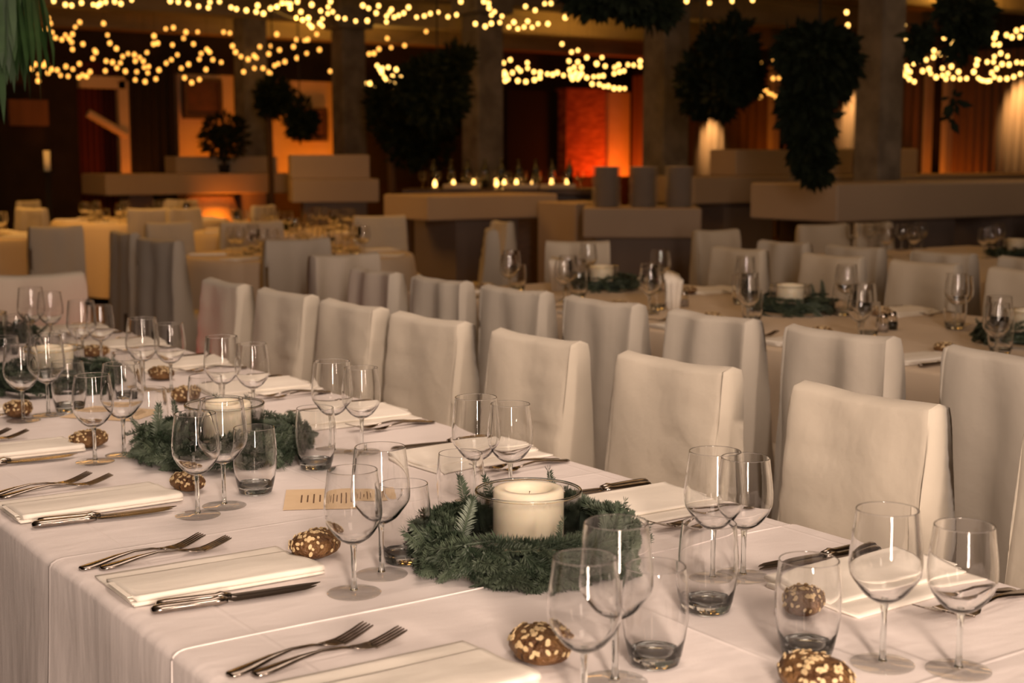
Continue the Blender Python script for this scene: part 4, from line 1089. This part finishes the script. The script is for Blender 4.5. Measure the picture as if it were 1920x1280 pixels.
B().tube([(0, 0, .1), (0, 0, ZC - g.z)], .006, 5).build('hanging_cord', M['cord'], t)

# ------------------------------------------------------------------ string lights (bulb bearings, one list per string)
Z1, Z2, Z3 = 0, 640, 1280
ST = [
(Z1, 16, 1, [(300,5),(365,25),(400,30),(455,15),(520,25),(545,30),(560,20),(590,12),(640,8),(675,20),(735,0)]),
(Z1, 16, 1, [(950,5),(995,10),(1050,20),(1108,35),(1163,42),(1172,12),(1225,10),(1290,40),(1320,50),(1375,57),(1430,65),(1470,75),(1510,45),(1545,35),(1575,15),(1600,18),(1620,22),(1660,8)]),
(Z1, 16.5, 1, [(1620,45),(1655,98),(1690,112),(1725,135),(1740,150),(1722,100),(1680,65),(1740,25),(1790,60),(1800,105),(1785,130),(1830,75),(1858,65),(1885,97),(1845,8),(1832,38),(1800,145),(1438,30)]),
(Z1, 19, 0, [(270,100),(280,130),(255,162),(212,182),(292,180),(310,210),(345,220),(365,195),(385,215),(405,190),(420,150),(445,123),(400,235),(463,245),(405,275)]),
(Z1, 19, 0, [(578,130),(600,195),(613,240),(650,270),(685,315),(715,298),(750,305),(780,320),(820,292),(755,340),(800,340),(805,375),(830,370),(825,405),(887,390),(870,440)]),
(Z1, 20, 0, [(810,455),(755,445),(763,400),(700,397),(652,378),(628,347),(592,340),(672,350),(518,325),(535,290),(528,280)]),
(Z1, 20.5, 0, [(12,400),(12,455),(178,383),(195,358),(215,415),(213,450),(243,365),(257,350),(268,405),(290,385),(320,390),(338,420),(368,370),(380,425),(407,385),(443,355),(440,430),(460,418),(483,425),(503,400),(588,395)]),
(Z1, 19.5, 0, [(860,200),(857,245),(880,240),(925,160),(968,153),(1038,178),(1103,177),(1025,213),(963,250),(1080,245)]),
(Z1, 20, 0, [(1155,275),(1170,290),(1123,298),(1112,330),(1188,333),(1235,347),(1150,387),(1052,358),(1012,380),(990,305),(957,333),(928,352),(1030,433),(1070,460),(1113,443)]),
(Z1, 19.5, 0, [(1248,178),(1283,184),(1298,256),(1315,290),(1345,315),(1385,330),(1418,310),(1432,322),(1450,260),(1513,256),(1500,300),(1560,278),(1545,190)]),
(Z1, 20, 0, [(1655,220),(1638,260),(1700,225),(1718,220),(1768,190),(1783,277),(1712,297),(1658,323),(1590,343),(1553,355),(1532,365),(1468,380),(1495,400),(1508,408),(1420,380),(1345,370),(1360,400),(1398,422),(1432,422),(1843,397),(1895,185)]),
(Z2, 16.5, 1, [(20,103),(80,117),(145,115),(120,30),(152,45),(208,32),(195,72),(252,90),(252,122),(268,70),(280,52),(295,95),(320,85),(348,72),(375,40)]),
(Z2, 16.5, 1, [(420,95),(463,88),(497,75),(540,68),(595,93),(643,82),(667,8)]),
(Z2, 15, 1, [(795,8),(822,18),(825,45),(855,65),(838,83),(897,90),(885,125),(748,132),(803,147),(837,130),(935,150),(963,123),(985,160),(1020,150),(1040,118),(1065,152),(1098,132),(1153,132)]),
(Z2, 15, 1, [(1028,35),(1082,57),(1135,20),(1170,18),(1250,97),(1308,88)]),
(Z2, 20, 0, [(38,232),(68,265),(88,292),(108,312),(15,305),(155,300),(182,297),(210,273),(256,213),(278,265),(353,253),(473,175)]),
(Z2, 20.5, 1, [(130,462),(160,465),(190,478),(222,482),(200,365),(230,380),(262,375),(307,387),(240,430),(265,460),(285,425),(300,465),(335,420),(360,435),(375,398),(300,490),(225,405),(393,500),(215,385),(250,445),(280,470)]),
(Z2, 20, 1, [(590,445),(650,433),(608,475),(663,473)]),
(Z2, 20.5, 1, [(880,333),(943,333),(880,370),(885,410),(880,450),(910,400),(930,440),(955,405),(905,350),(895,430),(905,420),(890,390),(920,415),(915,450),(875,430),(985,380),(1000,395),(1038,350),(1040,380),(1075,400),(1110,405),(1150,412),(1180,415),(1205,405),(1240,420),(985,450),(1030,455),(1078,445),(1108,433)]),
(Z2, 20.5, 1, [(1270,340),(1275,390),(1300,375),(1320,345),(1340,375),(1300,420),(1320,440),(1340,410),(1290,440),(1310,405),(1330,425),(1280,420),(1370,320),(1285,290),(1320,280),(1232,245)]),
(Z2, 20, 1, [(1370,432),(1408,428),(1437,425),(1462,422),(1455,320),(1425,355),(1473,368),(1525,375),(1548,362),(1578,395),(1553,400),(1523,410),(1600,360),(1632,363),(1668,340),(1668,370)]),
(Z2, 20, 1, [(1400,468),(1440,470),(1465,482),(1490,480),(1522,492),(1553,493),(1582,493)]),
(Z3, 15, 1, [(22,5),(150,15),(278,3),(390,0),(915,68),(922,140)]),
(Z3, 17, 0, [(8,300),(173,325),(507,277),(510,332),(433,355),(340,403),(372,412),(410,403)]),
(Z3, 17, 0, [(333,530),(380,510),(433,540),(440,490),(463,500),(480,520),(500,525),(522,540),(505,437),(537,435),(612,400),(725,452)]),
(Z3, 16, 1, [(915,392),(965,310),(963,405),(940,440),(963,455),(922,472)]),
(Z3, 16, 1, [(1237,140),(1207,212),(1240,222),(1270,240),(1217,252),(1362,165),(1397,198),(1365,247),(1475,185),(1460,210),(1493,242),(1518,222),(1403,282),(1437,300),(1480,297),(1400,317),(1360,333),(1328,337),(1280,335),(1290,355)]),
(Z3, 16.5, 1, [(1207,330),(1210,380),(1250,370),(1215,420),(1245,420),(1270,400),(1230,400),(1200,400),(1225,385),(1255,390),(1265,440),(1293,455),(1340,395),(1375,385),(1385,410),(1415,430),(1450,380),(1450,420),(1480,410),(1470,440),(1510,435),(1540,400),(1555,360),(1500,370),(1548,440),(1585,437)]),
(Z3, 16, 1, [(1670,117),(1702,142),(1713,178),(1750,185),(1740,210),(1683,205),(1738,248),(1767,248),(1775,297),(1740,315),(1813,313),(1735,345),(1752,382),(1700,345),(1647,330),(1640,360),(1625,400),(1650,435),(1665,445),(1680,450),(1700,452),(1715,450),(1740,430),(1725,405)]),
(Z3, 16.5, 1, [(1783,357),(1822,360),(1770,440),(1810,438),(1848,428),(1885,412),(1865,347),(1895,350),(1808,195),(1838,207),(1863,170),(1883,205),(1900,160),(1575,317)]),
]
bb = B(); v = []
bb.lathe([(0, -.024), (.012, -.020), (.019, -.008), (.020, .002), (.015, .013), (.008, .019), (0, .021)], 10)
bulbs = []
for mk in ('bulb', 'bulb_pale'):
    me = pydata('bulb', bb.v, bb.f); me.materials.append(M[mk]); me.polygons.foreach_set('use_smooth', [True] * len(me.polygons)); bulbs.append(me)
wherew = ['top of the room', 'stair rail', 'black curtain', 'orange bay', 'display counter', 'hanging plants', 'middle column', 'doorway', 'brick pier', 'corner columns', 'concrete column', 'lit curtain']
ord2 = lambda i: (ORD + ['fifteenth', 'sixteenth', 'seventeenth', 'eighteenth', 'nineteenth', 'twentieth', 'twenty-first', 'twenty-second', 'twenty-third', 'twenty-fourth', 'twenty-fifth', 'twenty-sixth', 'twenty-seventh', 'twenty-eighth', 'twenty-ninth', 'thirtieth'])[i]
SL = ['in the top corner over the fern', 'sagging from the top edge over the black curtain', 'in tangled loops at the top before the first column', 'in a small tangle beside the fern above the stair rail',
 'falling in a long loop over the black curtain', 'spread low over the black curtain', 'lowest one beside the fern tips', 'in wide arcs above the dark square picture', 'scattered just over the dark square picture', 'curving over the gap beside the dark square picture',
 'low over the second orange bay', 'at the top just before the bushy trees', 'in a short dip at the top over the bushy trees', 'hanging lowest at the top over the doorway', 'at the top beside the wide dark plant', 'crossing the column over the display counter',
 'bunched brightly over the bushy potted tree', 'of four bulbs beside the middle column', 'bunched brightly just past the middle column', 'bunched brightly over the black doorway', 'stretching to the second column', 'lowest one over the brick pier',
 'at the top edge behind the hanging plants', 'between the two dark hanging plants', 'falling low over the lit curtain', 'seen behind the largest hanging plant by the concrete column', 'high beside the concrete column behind the trailing plant',
 'bunched low past the concrete column', 'with a bright round loop past the trailing plant', 'at the far edge over the wide curtain']
SL = ['string of warm bulbs ' + q for q in SL]
rnd = random.Random(3)
zone = {Z1: 'over the stair rail and orange bays', Z2: 'over the columns and the dark doorway', Z3: 'over the hanging plants and curtains'}
cnt = {Z1: 0, Z2: 0, Z3: 0}
for off, d, pale, pts in ST:
    P3 = [at_dist(off + x / 2.977, y / 2.977, d + rnd.uniform(-.5, .5)) for x, y in pts]
    c = P3[0]; t = empty('string_light', c)
    tag(t, SL[sum(cnt.values())], 'string lights', 'string lights under the ceiling'); cnt[off] += 1
    rest = P3[1:]; path = [P3[0]]
    while rest:
        q = min(rest, key=lambda a: (a - path[-1]).length); rest.remove(q); path.append(q)
    path = [path[0] + Vector((0, 0, ZC - path[0].z))] + path
    cp = []
    for a, b_ in zip(path, path[1:]):
        cp += [a - c + Vector((0, 0, .024)), (a + b_) / 2 - c + Vector((0, 0, .010))]
    cp.append(path[-1] - c + Vector((0, 0, .024)))
    B().tube(cp, .0022, 4).build('cord', M['cord'], t)
    for p in P3:
        o = bpy.data.objects.new('bulb', bulbs[pale]); col.objects.link(o); o.parent = t; o.location = p - c; s = rnd.uniform(.92, 1.25) * d / 17.5; o.scale = (s, s, s)

# ------------------------------------------------------------------ remove the prototypes that were only copied from
def drop(o):
    for ch in kids(o): drop(ch)
    bpy.data.objects.remove(o)
for p in [WG1, WG2, TB, KN, FK] + NP + BR + [protos[i] for i in range(6) if i not in used]: drop(p)
